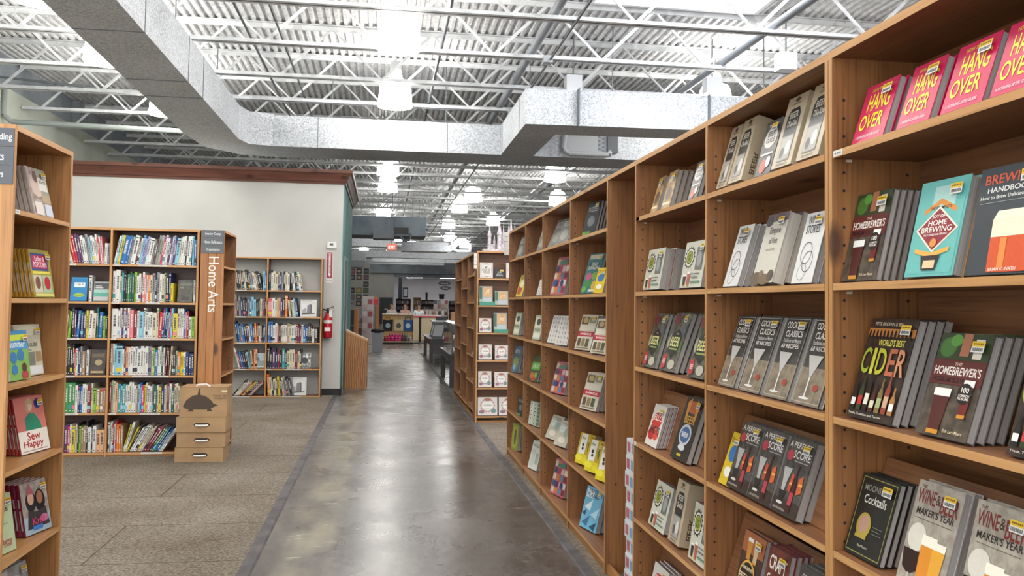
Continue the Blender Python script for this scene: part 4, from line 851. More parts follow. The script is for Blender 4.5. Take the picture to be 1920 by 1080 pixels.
lstack('magazine', 4.05, .17, .23, 0, 5, .02, 14, 6)
lstack('soap', 4.08, .18, .22, 1, 6, .017, 10, 6)
lstack('cream', 4.01, .22, .235, 2, 2, .02, 8, 6, -1.54)
lstack('greenblue', 3.82, .18, .21, 2, 2, .015, 8, 4, -1.508)
lstack('sewhappy', 4.06, .21, .25, 3, 7, .015, 12, 12)
lstack('eatskids', 3.73, .2, .24, 4, 2, .015, 9, 10)
lstack('knit', 4.1, .18, .23, 4, 5, .022, 11, 14, -1.50)
lstack('greymag', 3.95, .2, .24, 5, 3, .02, 12, 10)
lstack('knit', 3.75, .17, .2, 5, 2, .015, 12, 10)

# ------------------------------------------------------------------ case on the white wall
RWL = [1.677, 1.265, .858, .449, .03]
ws = {(0, 0): [(.5, .64)], (0, 1): [(.5, .64)], (0, 2): [(.5, .66)], (0, 3): [(.5, .66)], (0, 4): [(.45, .72)], (1, 0): [(1.4, 1.5)], (1, 1): [(1.25, 1.5)], (1, 2): [(1.28, 1.4)], (1, 3): [(.97, 1.04), (1.25, 1.5)], (1, 4): [(1.22, 1.5)]}
bookcase('low-lit pine bookcase of home repair books standing against the white wall', (-2.75, 13.78, 0), 0, [.011, .955, 1.785], 2.195, .3, RWL, None, holes=False, label_strips=ws, plinth=.03, pins=False, back=M_WHITE)
o3 = Vector((-2.75, 13.78, 0))
def wrow(tok, x0, x1, row, cell, seed): spine_row(tok, o3, 0, x0, x1, RWL[row] + .001, f'{ROWN[row]}, {cell} wall case bay', 'spine-out books in the wall case', .02, .2, seed, 1.22, x1)
wrow('k24h25\\6 k22\\6 T16\\6 k24\\7 c22h26\\8 k26h26\\8 k20\\9 g22\\10 g24\\10 w20\\11 T22\\12 k20\\13 k24\\12 a20 b22', .46, .94, 0, 'pillar side', 21)
wrow('g22h27\\3 k24\\3 g26\\4 n30\\4 k28\\4 k24\\4 g30\\3 b20\\3 a30\\2 a28\\2 k22 k24 c22 g20 R20 k16', .46, .94, 1, 'pillar side', 22)
wrow('k20h27\\10 b24\\10 g24\\9 b26\\9 k26\\8 p22\\8 w18\\7 b30\\6 B22\\5 o20\\5 R18\\4 c24\\3 g18\\3 k18 b18', .46, .94, 2, 'pillar side', 23)
wrow('w20h27\\16 R22\\15 b24\\14 n24\\14 k24\\13 k24\\12 a20\\12 g22\\10 c20\\8 o22 s24', .46, .82, 3, 'pillar side', 24)
wrow('k18h25/40 w14/40 c14/41 w16/41 s16/42 k16/42 o16/42 y16/42 k18/43 k18/43 P16/44 g16/44 k18/45', .46, .97, 4, 'pillar side', 25)
wrow('k26h26 w22 c26 c24 g20 n22 g18h23 k22 c24h24 w22 k20\\6 w26\\7 k18\\7 k22\\8 w22\\8 c20\\10', .97, 1.5, 0, 'wide', 26)
wrow('P22h23 P20 w30h24 c22 s16 s18 n24h23 k22 o30h27 c20\\5 k18\\5 c22\\6 a22\\7 n20\\8', .97, 1.44, 1, 'wide', 27)
wrow('b26h27 b24h27 w22 w20 P14 k24 c20 w22 w18 T18 c20 w28 w16 R22 p14 R18h21 w18 b24h20 n22 k20 k20 w22h18 k34h20', .97, 1.74, 2, 'wide', 28)
wrow('k26h27 k20 p30h26 n20 R18 k22 t26h26 k18 c22 c24 c24 R26h23 c20 k16', .97, 1.5, 3, 'wide', 29)
wrow('o26h27\\4 c26\\4 k20\\5 c28\\5 B20\\5 y24\\6 k24\\6 c20\\7 g22\\7 k22\\8 g20\\8 k24\\9 g20\\9', .97, 1.4, 4, 'wide', 30)
def wface(d, x, w, h, row):
    face_book(d, w, h, .02, o3 + Vector((x, .04, RWL[row] + .001)), 0, R(8), f'{NICE[d]}, {ROWN[row]}, wall case', 'face-out books in the wall case', 'paperback', False)
wface('building', 1.46, .25, .27, 1); wface('mono', 1.38, .26, .25, 3); wface('building', 1.32, .26, .28, 4); wface('landscape', .78, .16, .24, 3)

# ------------------------------------------------------------------ cases beyond the gap
bookcase('pine end bookcase of colouring and gift books facing the camera past the gap', (1.172, 10.78, 0), 0, [.011, .95], 2.18, .25, [1.831, 1.487, 1.139, .794, .443, .086], None, holes=False, plinth=.03, pins=False)
Zf = [1.889, 1.529, 1.191, .826, .482, .14]
bookcase('three bay pine bookcase with staggered shelves on the aisle past the gap', (1.17, 14.03, 0), R(-90), [.011, 1.1, 2.05, 2.985], 2.18, .25, Zf, None, rows_by_bay=[[1.881, 1.528, 1.178, .823, .467, .115], [1.734, 1.336, .93, .549, .122], Zf], pins=False)
E0 = Vector((1.172, 10.78, 0))
def eface(d, x, w, h, row, n=2, t=.03, lean=8):
    face_stack(d, E0 + Vector((x, .03, [1.831, 1.487, 1.139, .794, .443, .086][row] + .001)), 0, w, h, n, t, R(lean), ROWN[row] + ', end bookcase', 'face-out books on the end bookcase', False, False)
eface('writing', .04, .17, .2, 0, 1); eface('blackcraft', .23, .13, .12, 0, 1); eface('writing', .38, .17, .2, 0, 1); eface('coloring', .6, .18, .2, 0, 1)
eface('tealset', .04, .17, .24, 1, 1, .04); eface('tealset', .24, .17, .18, 1, 1, .04); eface('tealset', .5, .17, .24, 1, 1, .04)
eface('coloring', .04, .16, .18, 2, 1); eface('tealset', .23, .17, .25, 2, 1, .04); eface('coloring', .5, .16, .2, 2, 1)
eface('coloring', .04, .17, .19, 3); eface('coloring', .25, .17, .18, 3); eface('coloring', .5, .17, .19, 3)
eface('coloring', .04, .17, .2, 4); eface('coloring', .25, .17, .19, 4); eface('coloring', .5, .17, .19, 4)
eface('coloring', .04, .25, .23, 5, 1); eface('coloring', .31, .25, .23, 5, 1)
for q, (z, c) in enumerate(((1.487, '4a9a84'), (1.139, '4a9a84'))):
    for j in range(2):
        tag(MB().box(0, 0, 0, .2, .15, .022, col(c, .5)).obj('boxed_notebook'), f'flat teal boxed notebook, {"lower" if j == 0 else "upper"} of two in front, {ROWN[1 + q]} of the end bookcase', 'notebook', 'teal boxed notebooks', (1.21 + .2 * q, 10.775, z + .001 + .024 * j))
F0 = (('pattern', 11.35, 0), ('recipe', 11.4, 2), ('pattern', 11.4, 3), ('puzzle', 11.35, 4), ('puzzle', 11.45, 5), ('white', 11.3, 1))
for d, Y, row in F0:
    face_stack(d, (1.19, Y, Zf[row] + .001), R(-90), .18, .22, 2, .03, R(14), f'{ROWN[row]}, staggered case', 'face-out books on the staggered case', False, False)
for d, Y, z, s in (('white', 12.3, .549, 'fourth'), ('pattern', 13.3, .115, 'bottom')):
    face_stack(d, (1.19, Y, z + .001), R(-90), .18, .22, 2, .03, R(14), f'{s} shelf, deep in staggered case', 'face-out books on the staggered case', False, False)
s2 = empty('section_sign', 'white stacked section sign on the corner post of the end bookcase', 'sign', (1.13, 10.77, 1.95))
for k in range(4): MB().box(0, -.004, .05 * k, .038, 0, .046 + .05 * k, col('dcdad6', .5)).obj('sign_plate', s2)
# spired model on top
M_SP = mottled('b9aeb2', 'd8d4d8', 30, .5)
sp = empty('spired_tower_model', 'pale wire-thin spired tower model standing on top of the end bookcase', 'model', (1.32, 10.84, 2.181))
MB().box(-.06, -.0, 0, .42, .2, .03, M_SP).obj('base', sp)
for i, (x, y, r_, h1, h2) in enumerate(((.02, .05, .022, .2, .34), (.09, .1, .016, .12, .22), (.15, .06, .028, .22, .42), (.21, .12, .02, .18, .36), (.27, .05, .02, .2, .38), (.31, .13, .024, .24, .44), (.35, .06, .018, .2, .36), (.39, .12, .018, .14, .28))):
    mb = MB(); mb.cyl((x, y, .03), (x, y, h1), r_, M_SP, 8); mb.lathe([(r_ * 1.3, h1), (r_ * .5, h1 + (h2 - h1) * .5), (.002, h2)], (x, y, 0), M_SP, 8); mb.obj('tower', sp)
for k in range(3):
    MB().box(.0 + .12 * k, .09, .03, .1 + .12 * k, .1, .1, M_SP).obj('wall_section', sp)

# ------------------------------------------------------------------ floor and room
struct(MB().box(-6.6, -3, -.1, 9.2, 75, 0, M_FLOOR).obj('floor'))
struct(MB().box(-6.4, -3, .0, -.765, 14.16, .006, M_CARPET).obj('floor'))
struct(MB().box(1.2, -3, 0, 9.0, 13.2, .006, M_CARPET).obj('floor'))
M_STRIP = mottled('474345', '5b5657', 6, .7)
def strip_mesh(x0, x1, y0, y1):
    mb = MB(); mb.prism([(x0, 0), (x1, 0), (x1 - .012, .009), (x0 + .012, .009)][::1], y0, y1, M_STRIP); return mb
struct(strip_mesh(-.775, -.69, -3, 14.16).obj('trim_1'))
struct(strip_mesh(1.13, 1.21, -3, 26).obj('trim_2'))
# partition block with white front, teal side and brown crown
struct(MB().box(-6.35, 14.1, 0, -.67, 17.75, 3.44, M_WHITE).obj('wall_partition'))
struct(MB().box(-.67, 14.102, 0, -.655, 17.75, 3.44, M_TEAL).obj('wall_partition_side'))
struct(MB().box(-.967, 14.088, 0, -.655, 14.1, .11, M_BLACK).obj('baseboard_partition'))
struct(MB().box(-.668, 14.088, 0, -.652, 17.75, .11, M_BLACK).obj('baseboard_side'))
prof = [(0, 3.42), (.018, 3.42), (.026, 3.45), (.045, 3.462), (.06, 3.5), (.1, 3.575), (.125, 3.59), (.135, 3.64), (0, 3.64)]
mb = MB()
a = [(-6.35, 14.1 - y, z) for y, z in prof]; b = [(-.655 + y, 14.1 - y, z) for y, z in prof]; c = [(-.655 + y, 17.75 + y, z) for y, z in prof]
n = len(prof); mb.add(a + b + c, [(i, (i + 1) % n, n + (i + 1) % n, n + i) for i in range(n)] + [(n + i, n + (i + 1) % n, 2 * n + (i + 1) % n, 2 * n + i) for i in range(n)] + [tuple(range(2 * n, 3 * n))], WC)
struct(mb.obj('trim_3'))
# side door in the teal wall
dr = MB().box(-.655, 14.62, .0, -.648, 15.6, 2.22, col('5e6b6a', .5)).obj('door_1'); struct(dr)
mb = MB(); fr = col('8b9896', .5)
mb.box(-.655, 14.56, 0, -.64, 14.62, 2.28, fr); mb.box(-.655, 15.6, 0, -.64, 15.66, 2.28, fr); mb.box(-.655, 14.62, 2.22, -.64, 15.6, 2.28, fr); mb.obj('door_frame', dr)
mb = MB(); mb.cyl((-.648, 15.5, 1.02), (-.61, 15.5, 1.02), .012, col('b9bbbd', .25, .8), 10); mb.cyl((-.61, 15.5, 1.02), (-.61, 15.38, 1.02), .009, col('b9bbbd', .25, .8), 10); mb.box(-.65, 15.46, .96, -.644, 15.54, 1.16, col('b9bbbd', .25, .8)); mb.obj('door_handle', dr)
# shell
struct(MB().box(-6.6, -3, 0, -6.4, 75, 5.6, M_CONC).obj('wall_left'))
wl = MB().box(-6.4, -3, 0, -6.34, 62, 5.05, M_GREEN).obj('wall_left_lower'); struct(wl)
for k in range(8):
    struct(MB().box(-6.4, 6.2 + 6.2 * k, 5.05, -6.25, 6.45 + 6.2 * k, 5.58, M_CONC).obj('trim_4'))
struct(MB().box(9.0, -3, 0, 9.2, 75, 5.6, M_WHITE).obj('wall_right'))
bw = MB(); bw.box(-6.4, 62, 0, .74, 62.2, 5.6, M_WHITE); bw.box(.74, 62, 3.36, 9.0, 62.2, 5.6, M_CONC)
struct(bw.obj('wall_back'))
struct(MB().box(-6.4, 61.6, 3.65, 9, 62, 5.6, M_CONC).obj('wall_back_bulkhead'))
struct(MB().box(.74, 74, 0, 9.0, 74.2, 5.6, M_WHITE).obj('wall_far_room'))
struct(MB().box(.74, 62.2, 3.6, 9.0, 74, 3.7, M_WHITE).obj('ceiling_far_room'))
d2 = MB().box(-.2, 61.96, 0, .62, 61.995, 1.84, col('3c4446', .5)).obj('door_2'); struct(d2)
mb = MB(); fr = col('555c5e', .5); mb.box(-.27, 61.94, 0, -.2, 61.99, 1.91, fr); mb.box(.62, 61.94, 0, .69, 61.99, 1.91, fr); mb.box(-.2, 61.94, 1.84, .62, 61.99, 1.91, fr); mb.obj('door_frame', d2)
MB().box(.1, 61.94, 1.02, .35, 61.955, 1.1, col('c9cccc', .4)).obj('door_plate', d2)
# deck: trapezoidal ribs along the building
mb = MB(); mb.mi(M_DECK); xs = []; x = -6.4
pr = []
while x < 9.0:
    pr += [(x, 5.6), (x + .045, 5.6), (x + .06, 5.64), (x + .105, 5.64)]; x += .12
for (ya, yb, xa, xb) in ((-3, 8.0, -99, 99), (8.0, 11.0, -99, 2.7), (8.0, 11.0, 5.0, 99), (11.0, 75, -99, 99)):
    q = [p for p in pr if xa <= p[0] <= xb]; n = len(q)
    mb.add([(a, ya, b) for a, b in q] + [(a, yb, b) for a, b in q], [(i, i + 1, n + i + 1, n + i) for i in range(n - 1)], M_DECK)
struct(mb.obj('ceiling'))
struct(MB().box(-6.6, -3, 5.8, 9.2, 75, 5.9, M_CONC).obj('ceiling_roof'))
M_SKY = glow('f6f9ff', SKY_POWER, 'frosted_skylight')
w = MB().box(2.72, 8.02, 5.62, 4.98, 10.98, 5.64, M_SKY).obj('window_1'); struct(w)
mb = MB()
for a in ((2.66, 7.96, 2.72, 11.04), (4.98, 7.96, 5.04, 11.04), (2.72, 7.96, 4.98, 8.02), (2.72, 10.98, 4.98, 11.04)): mb.box(a[0], a[1], 5.55, a[2], a[3], 5.66, col('dfe1e3', .5))
mb.obj('window_frame', w)

# ------------------------------------------------------------------ roof joists
NJ = [('crossing under the skylight end, topmost in view', 9.6), ('second crossing bar in view, past the skylight', 11.18), ('crossing just before the small duct connector', 12.8), ('crossing right above the long cross duct', 14.35)]
J = empty('roof_joist', '', 'joist'); _labels.pop('', None)
mb = MB(); mb.box(-6.3, -.07, 0, 8.95, -.008, .012, M_JOIST); mb.box(-6.3, .008, 0, 8.95, .07, .012, M_JOIST); mb.box(-6.3, -.018, 0, 8.95, -.008, .06, M_JOIST); mb.box(-6.3, .008, 0, 8.95, .018, .06, M_JOIST); mb.obj('lower_chord', J)
mb = MB(); mb.box(-6.35, -.07, .785, 8.98, .07, .797, M_JOIST); mb.box(-6.35, -.02, .72, 8.98, -.008, .785, M_JOIST); mb.box(-6.35, .008, .72, 8.98, .02, .785, M_JOIST); mb.obj('upper_chord', J)
mb = MB(); x = -6.0
while x < 8.6:
    mb.beam((x, 0, .03), (x + .74, 0, .76), .04, .016, M_JOIST, (0, 1, 0)); mb.beam((x + .74, .0, .76), (x + 1.48, 0, .03), .028, .028, M_JOIST, (0, 1, 0)); x += 1.48
mb.obj('web', J)
alljo = []
for i in range(36):
    o = J if i == 0 else copy_tree(J)
    Y = NJ[i][1] if i < len(NJ) else 14.35 + 1.56 * (i - 3)
    if Y > 61.4: 
        for c in list(o.children): bpy.data.objects.remove(c)
        bpy.data.objects.remove(o); break
    o.location = (0, Y, 4.8)
    if i < 4: tag(o, 'grey open-web steel roof joist ' + NJ[i][0], 'joist', 'roof joists')
    elif i < 12: tag(o, 'grey open-web steel roof joist ' + ['just behind the long cross duct', 'second behind the long cross duct', 'third behind the cross duct, over the partition', 'in front of the first pair of far lamps', 'between the partition end and far lamps', 'two bars past the partition corner', 'three bars past the partition corner', 'just before the big air unit'][i - 4], 'joist', 'roof joists')
    else: tag(o, 'distant grey roof joist beyond the big air unit, packed tight with its neighbours', 'joist', 'distant roof joists')
# ------------------------------------------------------------------ lamps
M_LAMP = glow('fffdf6', LAMP_POWER, 'lit_prismatic_bell')
M_HOUS = col('a4a6a8', .5)
def make_lamp():
    r = empty('high_bay_lamp', 'x', 'lamp', group='high bay lamps'); _labels['x'].remove(r)
    MB().lathe([(.14, .43), (.205, .4), (.24, .33), (.255, .2), (.262, .08), (.28, .03), (.27, .0), (.24, .005), (.2, .03), (.0, .05)], (0, 0, 0), M_LAMP, 24).obj('glowing_bell', r)
    mb = MB(); mb.lathe([(0, .42), (.1, .42), (.11, .47), (.085, .6), (.08, .72), (0, .74)], (0, 0, 0), M_HOUS, 16); mb.obj('ballast_housing', r)
    MB().cyl((0, 0, .72), (0, 0, 1.02), .012, M_HOUS, 8).obj('hanger_rod', r)
    return r
LP = make_lamp()
LL = [(.13, 10.4, 'large bright high bay lamp before the cross duct, topmost over the aisle'), (.13, 13.5, 'bright high bay lamp just above the long cross duct over the aisle'),
      (.06, 20.8, 'high bay lamp over the aisle, first one seen below the cross duct'), (.07, 23.9, 'high bay lamp over the aisle, second one seen below the cross duct'),
      (-3.65, 11.75, 'high bay lamp half hidden by the lengthwise duct, middle one over the white wall side'), (-3.65, 14.87, 'smaller high bay lamp beside the duct elbow over the partition'),
      (-3.62, 9.4, 'high bay lamp cut by the upper picture edge beside the lengthwise duct'), (5.15, 12.8, 'high bay lamp peeping over the bookcase top behind the spangled duct'),
      (4.2, 20.87, 'high bay lamp seen under the duct opening above the puzzle case'), (2.63, 25.6, 'high bay lamp in the far pair, the higher one'), (2.5, 28.7, 'high bay lamp in the far pair, the lower one'), (5.3, 25.9, 'far high bay lamp touching the bookcase top line'),
      (-.05, 31.5, 'high bay lamp beside the hanging exit sign')]
for i, (x, y, l) in enumerate(LL):
    o = LP if i == 0 else copy_tree(LP); o.location = (x, y, 4.6 if i != 12 else 4.6); tag(o, l, 'lamp', 'high bay lamps')
M_FAR = glow('fffdf6', FAR_LAMP_POWER, 'lit_far_bell')
for o in [q for q in bpy.data.objects if q.name.startswith('high_bay_lamp') and q.location.y > 19]:
    g = [q for q in o.children if q.name.startswith('glowing_bell')][0]
    if 'FARME' not in globals(): FARME = g.data.copy(); FARME.materials[0] = M_FAR
    g.data = FARME
FL = [q for q in bpy.data.objects if q.name.startswith('high_bay_lamp') and q.location.y > 19][0]
for x, y in ((.1, 37), (2.6, 35), (4.2, 33), (.6, 43), (3.2, 42), (1.5, 48), (4.4, 47), (-1.2, 52), (2.4, 54), (.3, 58)):
    o = copy_tree(FL); o.location = (x, y, 4.6); tag(o, 'tiny distant high bay lamp near the far wall of the shop', 'lamp', 'distant high bay lamps')
for x, y in ((2.4, 64.4), (5.0, 64.4), (2.4, 66.6), (5, 66.6)):
    tag(MB().box(x - .6, y - .6, 3.5, x + .6, y + .6, 3.59, glow('f4f4ff', 26, 'fill_panel_glow')).obj('far_room_fill_panel'), 'added square fill panel brightening the white far room', 'lamp', 'far room fill panels')  # glowing panels added to brighten the far room's white wall
# lamps of the same rows above and behind the camera light the shelves
for x, y in ((.13, 7.3), (.13, 4.2), (.13, 1.1), (-3.65, 6.3), (-3.65, 3.1), (-3.65, 0), (5.15, 6.6), (5.15, 3.5), (5.15, 0.4)):
    o = copy_tree(LP); o.location = (x, y, 4.6); tag(o, 'high bay lamp of the same rows above the camera, out of view', 'lamp', 'high bay lamps overhead')
tl = empty('fluorescent_strip', 'long lit fluorescent strip fixture hanging beside the end bookcase', 'lamp', (2.52, 31, 3.6))
MB().box(-.14, -3.1, .05, .14, 3.1, .12, M_HOUS).obj('fixture_body', tl); MB().prism([(-.13, .05), (.13, .05), (.1, 0), (-.1, 0)], -3.1, 3.1, glow('ffffff', TUBE_POWER, 'lit_tube')).obj('diffuser', tl)

# ------------------------------------------------------------------ ducts
SEAM = col('6f7377', .5, .3)
def seams_y(mb, x0, x1, z0, z1, ys):
    for y in ys: mb.box(x0 - .008, y, z0 - .008, x1 + .008, y + .014, z1 + .008, SEAM)
dk = empty('air_duct', 'long galvanised duct running lengthwise overhead and turning at an elbow', 'duct', (0, 0, 0))
mb = MB()
mb.prism([(-2.75, 1.5), (-2.25, 1.5), (-2.25, 13.55), (-2.15, 13.95), (-1.8, 14.05), (-1.8, 15.15), (-2.45, 15.0), (-2.9, 14.4), (-3.0, 13.4)], 4.0, 4.52, M_DUCT, 'z'); mb.obj('duct_run', dk)
for y in (3.2, 4.9, 6.6, 8.3, 10.1, 10.9): MB().box(-2.765 - (.02 * (y - 2)), y, 3.994, -2.244, y + .012, 4.526, SEAM).obj('joint_flange', dk)
ck = empty('air_duct', 'long spangled galvanised duct crossing over the aisle behind the white wall top', 'duct')
mb = MB(); mb.prism([(-1.8, 14.05), (8.6, 14.05), (8.6, 14.9), (-1.8, 15.15)], 4.0, 4.5, M_DUCT, 'z'); mb.obj('duct_run', ck)
mb = MB()
for x in (-1.1, -.1, 1.0): mb.box(x, 14.046, 3.998, x + .01, 14.06, 4.504, SEAM)
mb.obj('joint_flange', ck)
mb = MB(); mb.box(3.0, 13.98, 4.1, 3.55, 14.05, 4.42, M_HOUS); mb.obj('access_plate', ck)
mb = MB(); mb.tube([(2.98, 13.93, 4.48), (2.94, 13.93, 4.12), (3.02, 13.93, 4.05), (3.72, 13.93, 4.05), (3.75, 13.97, 4.1)], .045, M_HOUS, 10); mb.obj('white_pipe_bend', ck)
mb = MB()
for k in range(9): mb.beam((3.56 if k % 2 else 3.66, 14.0, 4.12 + .035 * k), (3.66 if k % 2 else 3.56, 14.0, 4.155 + .035 * k), .014, .014, SEAM)
mb.box(3.72, 13.99, 4.1, 3.9, 14.05, 4.4, col('55585b', .5)); mb.obj('damper_linkage', ck)
fk = empty('air_duct', 'bright spangled duct in front of the opening, running to the shelf side', 'duct')
mb = MB(); mb.prism([(1.9, 11.55), (8.6, 11.3), (8.6, 11.95), (2.45, 12.2), (2.45, 14.04), (1.9, 14.04)], 4.0, 4.5, M_DUCT, 'z'); mb.obj('duct_run', fk)
mb = MB()
for x in (2.62, 4.5): mb.box(x, 11.38 + .0, 3.996, x + .012, 11.6, 4.504, SEAM)
for y in (12.1, 13.9): mb.box(1.894, y, 3.996, 1.9, y + .012, 4.504, SEAM)
mb.obj('joint_flange', fk)
def hangers(o, pts, z):
    for x, y in pts:
        for s in (-1, 1): pass
        MB().cyl((x, y, z), (x, y, 5.62 - o.location.z), .008, SEAM, 6).obj('hanger_rod', o)
hangers(dk, [(-2.5, 3), (-2.5, 6.5), (-2.5, 10.5), (-2.6, 13.6)], 4.5); hangers(ck, [(-.9, 14.5), (1, 14.5), (4, 14.5), (7, 14.5)], 4.48); hangers(fk, [(2.2, 13), (3.2, 11.8), (5.5, 11.8), (8, 11.6)], 4.48)
# big grey air unit far above the aisle
au = empty('air_unit', 'big dark grey air unit box hanging high beyond the partition corner', 'air unit', (0, 27, 0))
MG = mottled('5f6b76', '78838c', 1.4, .7)
MB().box(-3.0, 0, 3.62, 1.3, 1.6, 4.22, MG).obj('housing', au); hangers(au, [(-1.5, .8), (.9, .8)], 4.2); MB().box(.3, -.02, 3.68, .75, 0, 3.88, M_BLACK).obj('grille_opening', au)
MB().box(-.35, -.3, 3.5, .3, .5, 3.75, col('6c737a', .6)).obj('fan_box', au); MB().tube([(.5, -.1, 3.6), (.62, -.1, 3.45), (.8, -.1, 3.5), (.8, -.1, 3.7)], .04, col('50565c', .5), 8).obj('flex_hose', au)
du = empty('air_duct', 'pale duct box between the exit sign and the fluorescent strip', 'duct', (1.2, 29.5, 3.3))
MB().box(-.6, 0, 0, 1.0, .8, .32, M_DUCT).obj('duct_run', du); MB().tube([(1.1, 0, .34), (1.15, 0, .1), (1.3, 0, .02), (1.75, 0, .02), (1.8, 0, .3)], .06, M_DUCT, 8).obj('pipe_bend', du)
hangers(du, [(0, .4), (.8, .4)], .3)
wd = empty('diffuser_box', 'grey stepped ceiling diffuser box above the record wall', 'air diffuser', (-1.15, 36, 3.0))
MB().box(-.4, 0, .25, .4, .8, .6, M_DUCT).obj('upper_box', wd); MB().prism([(-.38, .24), (.38, .24), (.26, -.02), (-.2, -.02)], 0, .7, col('8a8f94', .5)).obj('tapered_hood', wd)
hangers(wd, [(-.2, .4), (.2, .4)], .58)
for q, (x0, x1, y, z) in enumerate(((-2.6, .4, 33, 3.65), (-2.4, 4, 37, 3.45), (-.6, 5.5, 44, 3.6), (-2.2, 3.5, 50, 3.75))):
    o = empty('air_duct', '', 'duct'); _labels.pop('', None); MB().box(x0, y, z, x1, y + .5, z + .3, M_DUCT).obj('duct_run', o); hangers(o, [(x0 + .3, y + .25), (x1 - .3, y + .25)], z + .28)
    tag(o, 'pale horizontal duct far down the shop, ' + ['just behind the exit sign', 'above the record wall', 'above the oval signs', 'last before the far wall'][q], 'duct', 'far horizontal ducts')
# conduits
for x, z, r_, l in ((1.93, 4.93, .055, 'thick grey pipe running lengthwise under the roof joists'), (.7, 4.9, .022, 'thin dark conduit running lengthwise above the aisle lamps'), (2.15, 4.78, .016, 'thin black conduit beside the thick roof pipe'), (-1.75, 4.9, .016, 'thin conduit just beside the lengthwise duct'), (-1.35, 4.9, .014, 'second thin conduit between duct and aisle lamps'), (4.6, 4.9, .05, 'grey pipe running lengthwise high over the shelving')):
    tag(MB().cyl((x, 2, z), (x, 60, z), r_, col('8d9196' if r_ > .03 else '55585c', .5, .3), 10).obj('ceiling_conduit'), l, 'pipe')
for k, (x, y) in enumerate(((2.12, 11.15), (2.1, 14.2))):
    tag(MB().box(x - .06, y - .08, 4.74, x + .06, y + .08, 4.83, M_HOUS).obj('junction_box'), 'white junction box on the joist ' + ('in front of' if k == 0 else 'above') + ' the cross duct', 'junction box')
for k, (x, y) in enumerate(((2.8, 12.6), (4.9, 12.3), (5.4, 10.9))):
    b_ = empty('ballast_box', 'white boxed ballast with bracket hanging over the ' + ['spangled duct', 'duct where it meets the bookcase top', 'closest bookcase beside the skylight'][k], 'ballast', (x, y, 4.75))
    MB().box(-.12, -.1, 0, .12, .1, .24, col('dcdddf', .5)).obj('case', b_); MB().tube([(0, 0, .24), (0, 0, .87)], .012, SEAM, 6).obj('hanger_rod', b_)
tag(MB().tube([(-6.3, 15.2, 5.0), (-6.3, 15.2, 4.55), (-6.2, 15.25, 4.45), (-2.0, 15.6, 4.45)], .045, col('8d9490', .5), 8).obj('wall_pipe'), 'pale pipe leaving the green wall below the joists', 'pipe')
tag(MB().tube([(-6.3, 14.6, 5.05), (-4.5, 15.0, 5.0)], .02, col('5d6366', .5), 8).obj('wall_conduit'), 'thin conduit slanting out from the green wall top', 'pipe')
vb = empty('wall_box', 'dark electrical box with drop pipe on the green wall above the crown', 'electrical box', (-6.3, 20, 4.1))
MB().box(0, -.1, .0, .12, .1, .3, col('4f5456', .5)).obj('case', vb); MB().cyl((.05, 0, -.9), (.05, 0, 0), .03, col('6d7274', .5), 8).obj('drop_pipe', vb)

# ------------------------------------------------------------------ on the white wall end
th = empty('thermostat', 'white thermostat with small dark display on the white wall', 'thermostat', (-.915, 14.1, 2.375))
MB().bbox(0, -.035, 0, .15, 0, .1, col('e3e3df', .4), .006).obj('case', th); MB().box(.045, -.037, .045, .1, -.035, .08, col('4b5450', .3)).obj('display', th)
ES = empty('extinguisher_sign', 'red and white vertical extinguisher sign with a downward arrow', 'sign', (-.92, 14.1, 1.82))
MB().box(0, -.006, 0, .105, 0, .5, col('e2dedb', .4)).obj('sign_board', ES)
mb = MB(); mr = col('9c2338', .4); mb.flat([(.008, .07), (.097, .07), (.097, .49), (.008, .49)], -.0066, mr); mb.flat([(.03, .14), (.0525, .09), (.076, .14), (.067, .14), (.067, .44), (.039, .44), (.039, .14)], -.0072, col('e8e4e1', .4)); mb.obj('arrow_panel', ES)
mb = MB()
for i, c in enumerate('EXTINGUISHER'): put_text(mb, c, .046, .415 - .024 * i, .06, .432 - .024 * i, -.0078, mr)
put_text(mb, 'FIRE', .03, .452, .076, .476, -.0078, col('e8e4e1', .4)); put_text(mb, 'KEEP CLEAR', .016, .025, .09, .05, -.0078, mr); mb.obj('sign_lettering', ES)
fx = empty('fire_extinguisher', 'red fire extinguisher hanging on the white wall under its arrow sign', 'fire extinguisher', (-.87, 14.0, .93))
mred = col('b01f2e', .25)
MB().lathe([(0, 0), (.062, 0), (.072, .02), (.072, .3), (.055, .345), (.025, .37), (.025, .39), (0, .39)], (0, 0, 0), mred, 20).obj('cylinder', fx)
MB().box(-.045, -.074, .11, .045, -.066, .17, col('e4e0dc', .4)).obj('label_plate', fx)
MB().lathe([(.0745, .235), (.0745, .285)], (0, 0, 0), col('d9d5d0', .4), 20).obj('label_band', fx)
mb = MB(); mb.cyl((0, 0, .38), (0, 0, .46), .02, M_BLACK, 10); mb.beam((-.03, 0, .46), (.09, 0, .5), .02, .014, M_BLACK); mb.beam((-.02, 0, .43), (.09, 0, .42), .018, .01, M_BLACK); mb.obj('valve_lever', fx)
MB().tube([(-.02, 0, .44), (-.07, -.01, .46), (-.11, -.01, .4), (-.12, -.01, .25), (-.11, -.01, .12)], .012, M_BLACK, 8).obj('hose', fx)
MB().box(.02, -.05, .33, .07, -.045, .45, col('dedbd6', .5)).obj('inspection_tag', fx)
MB().box(-.05, .06, .1, .05, .1, .42, mred).obj('wall_bracket', fx)
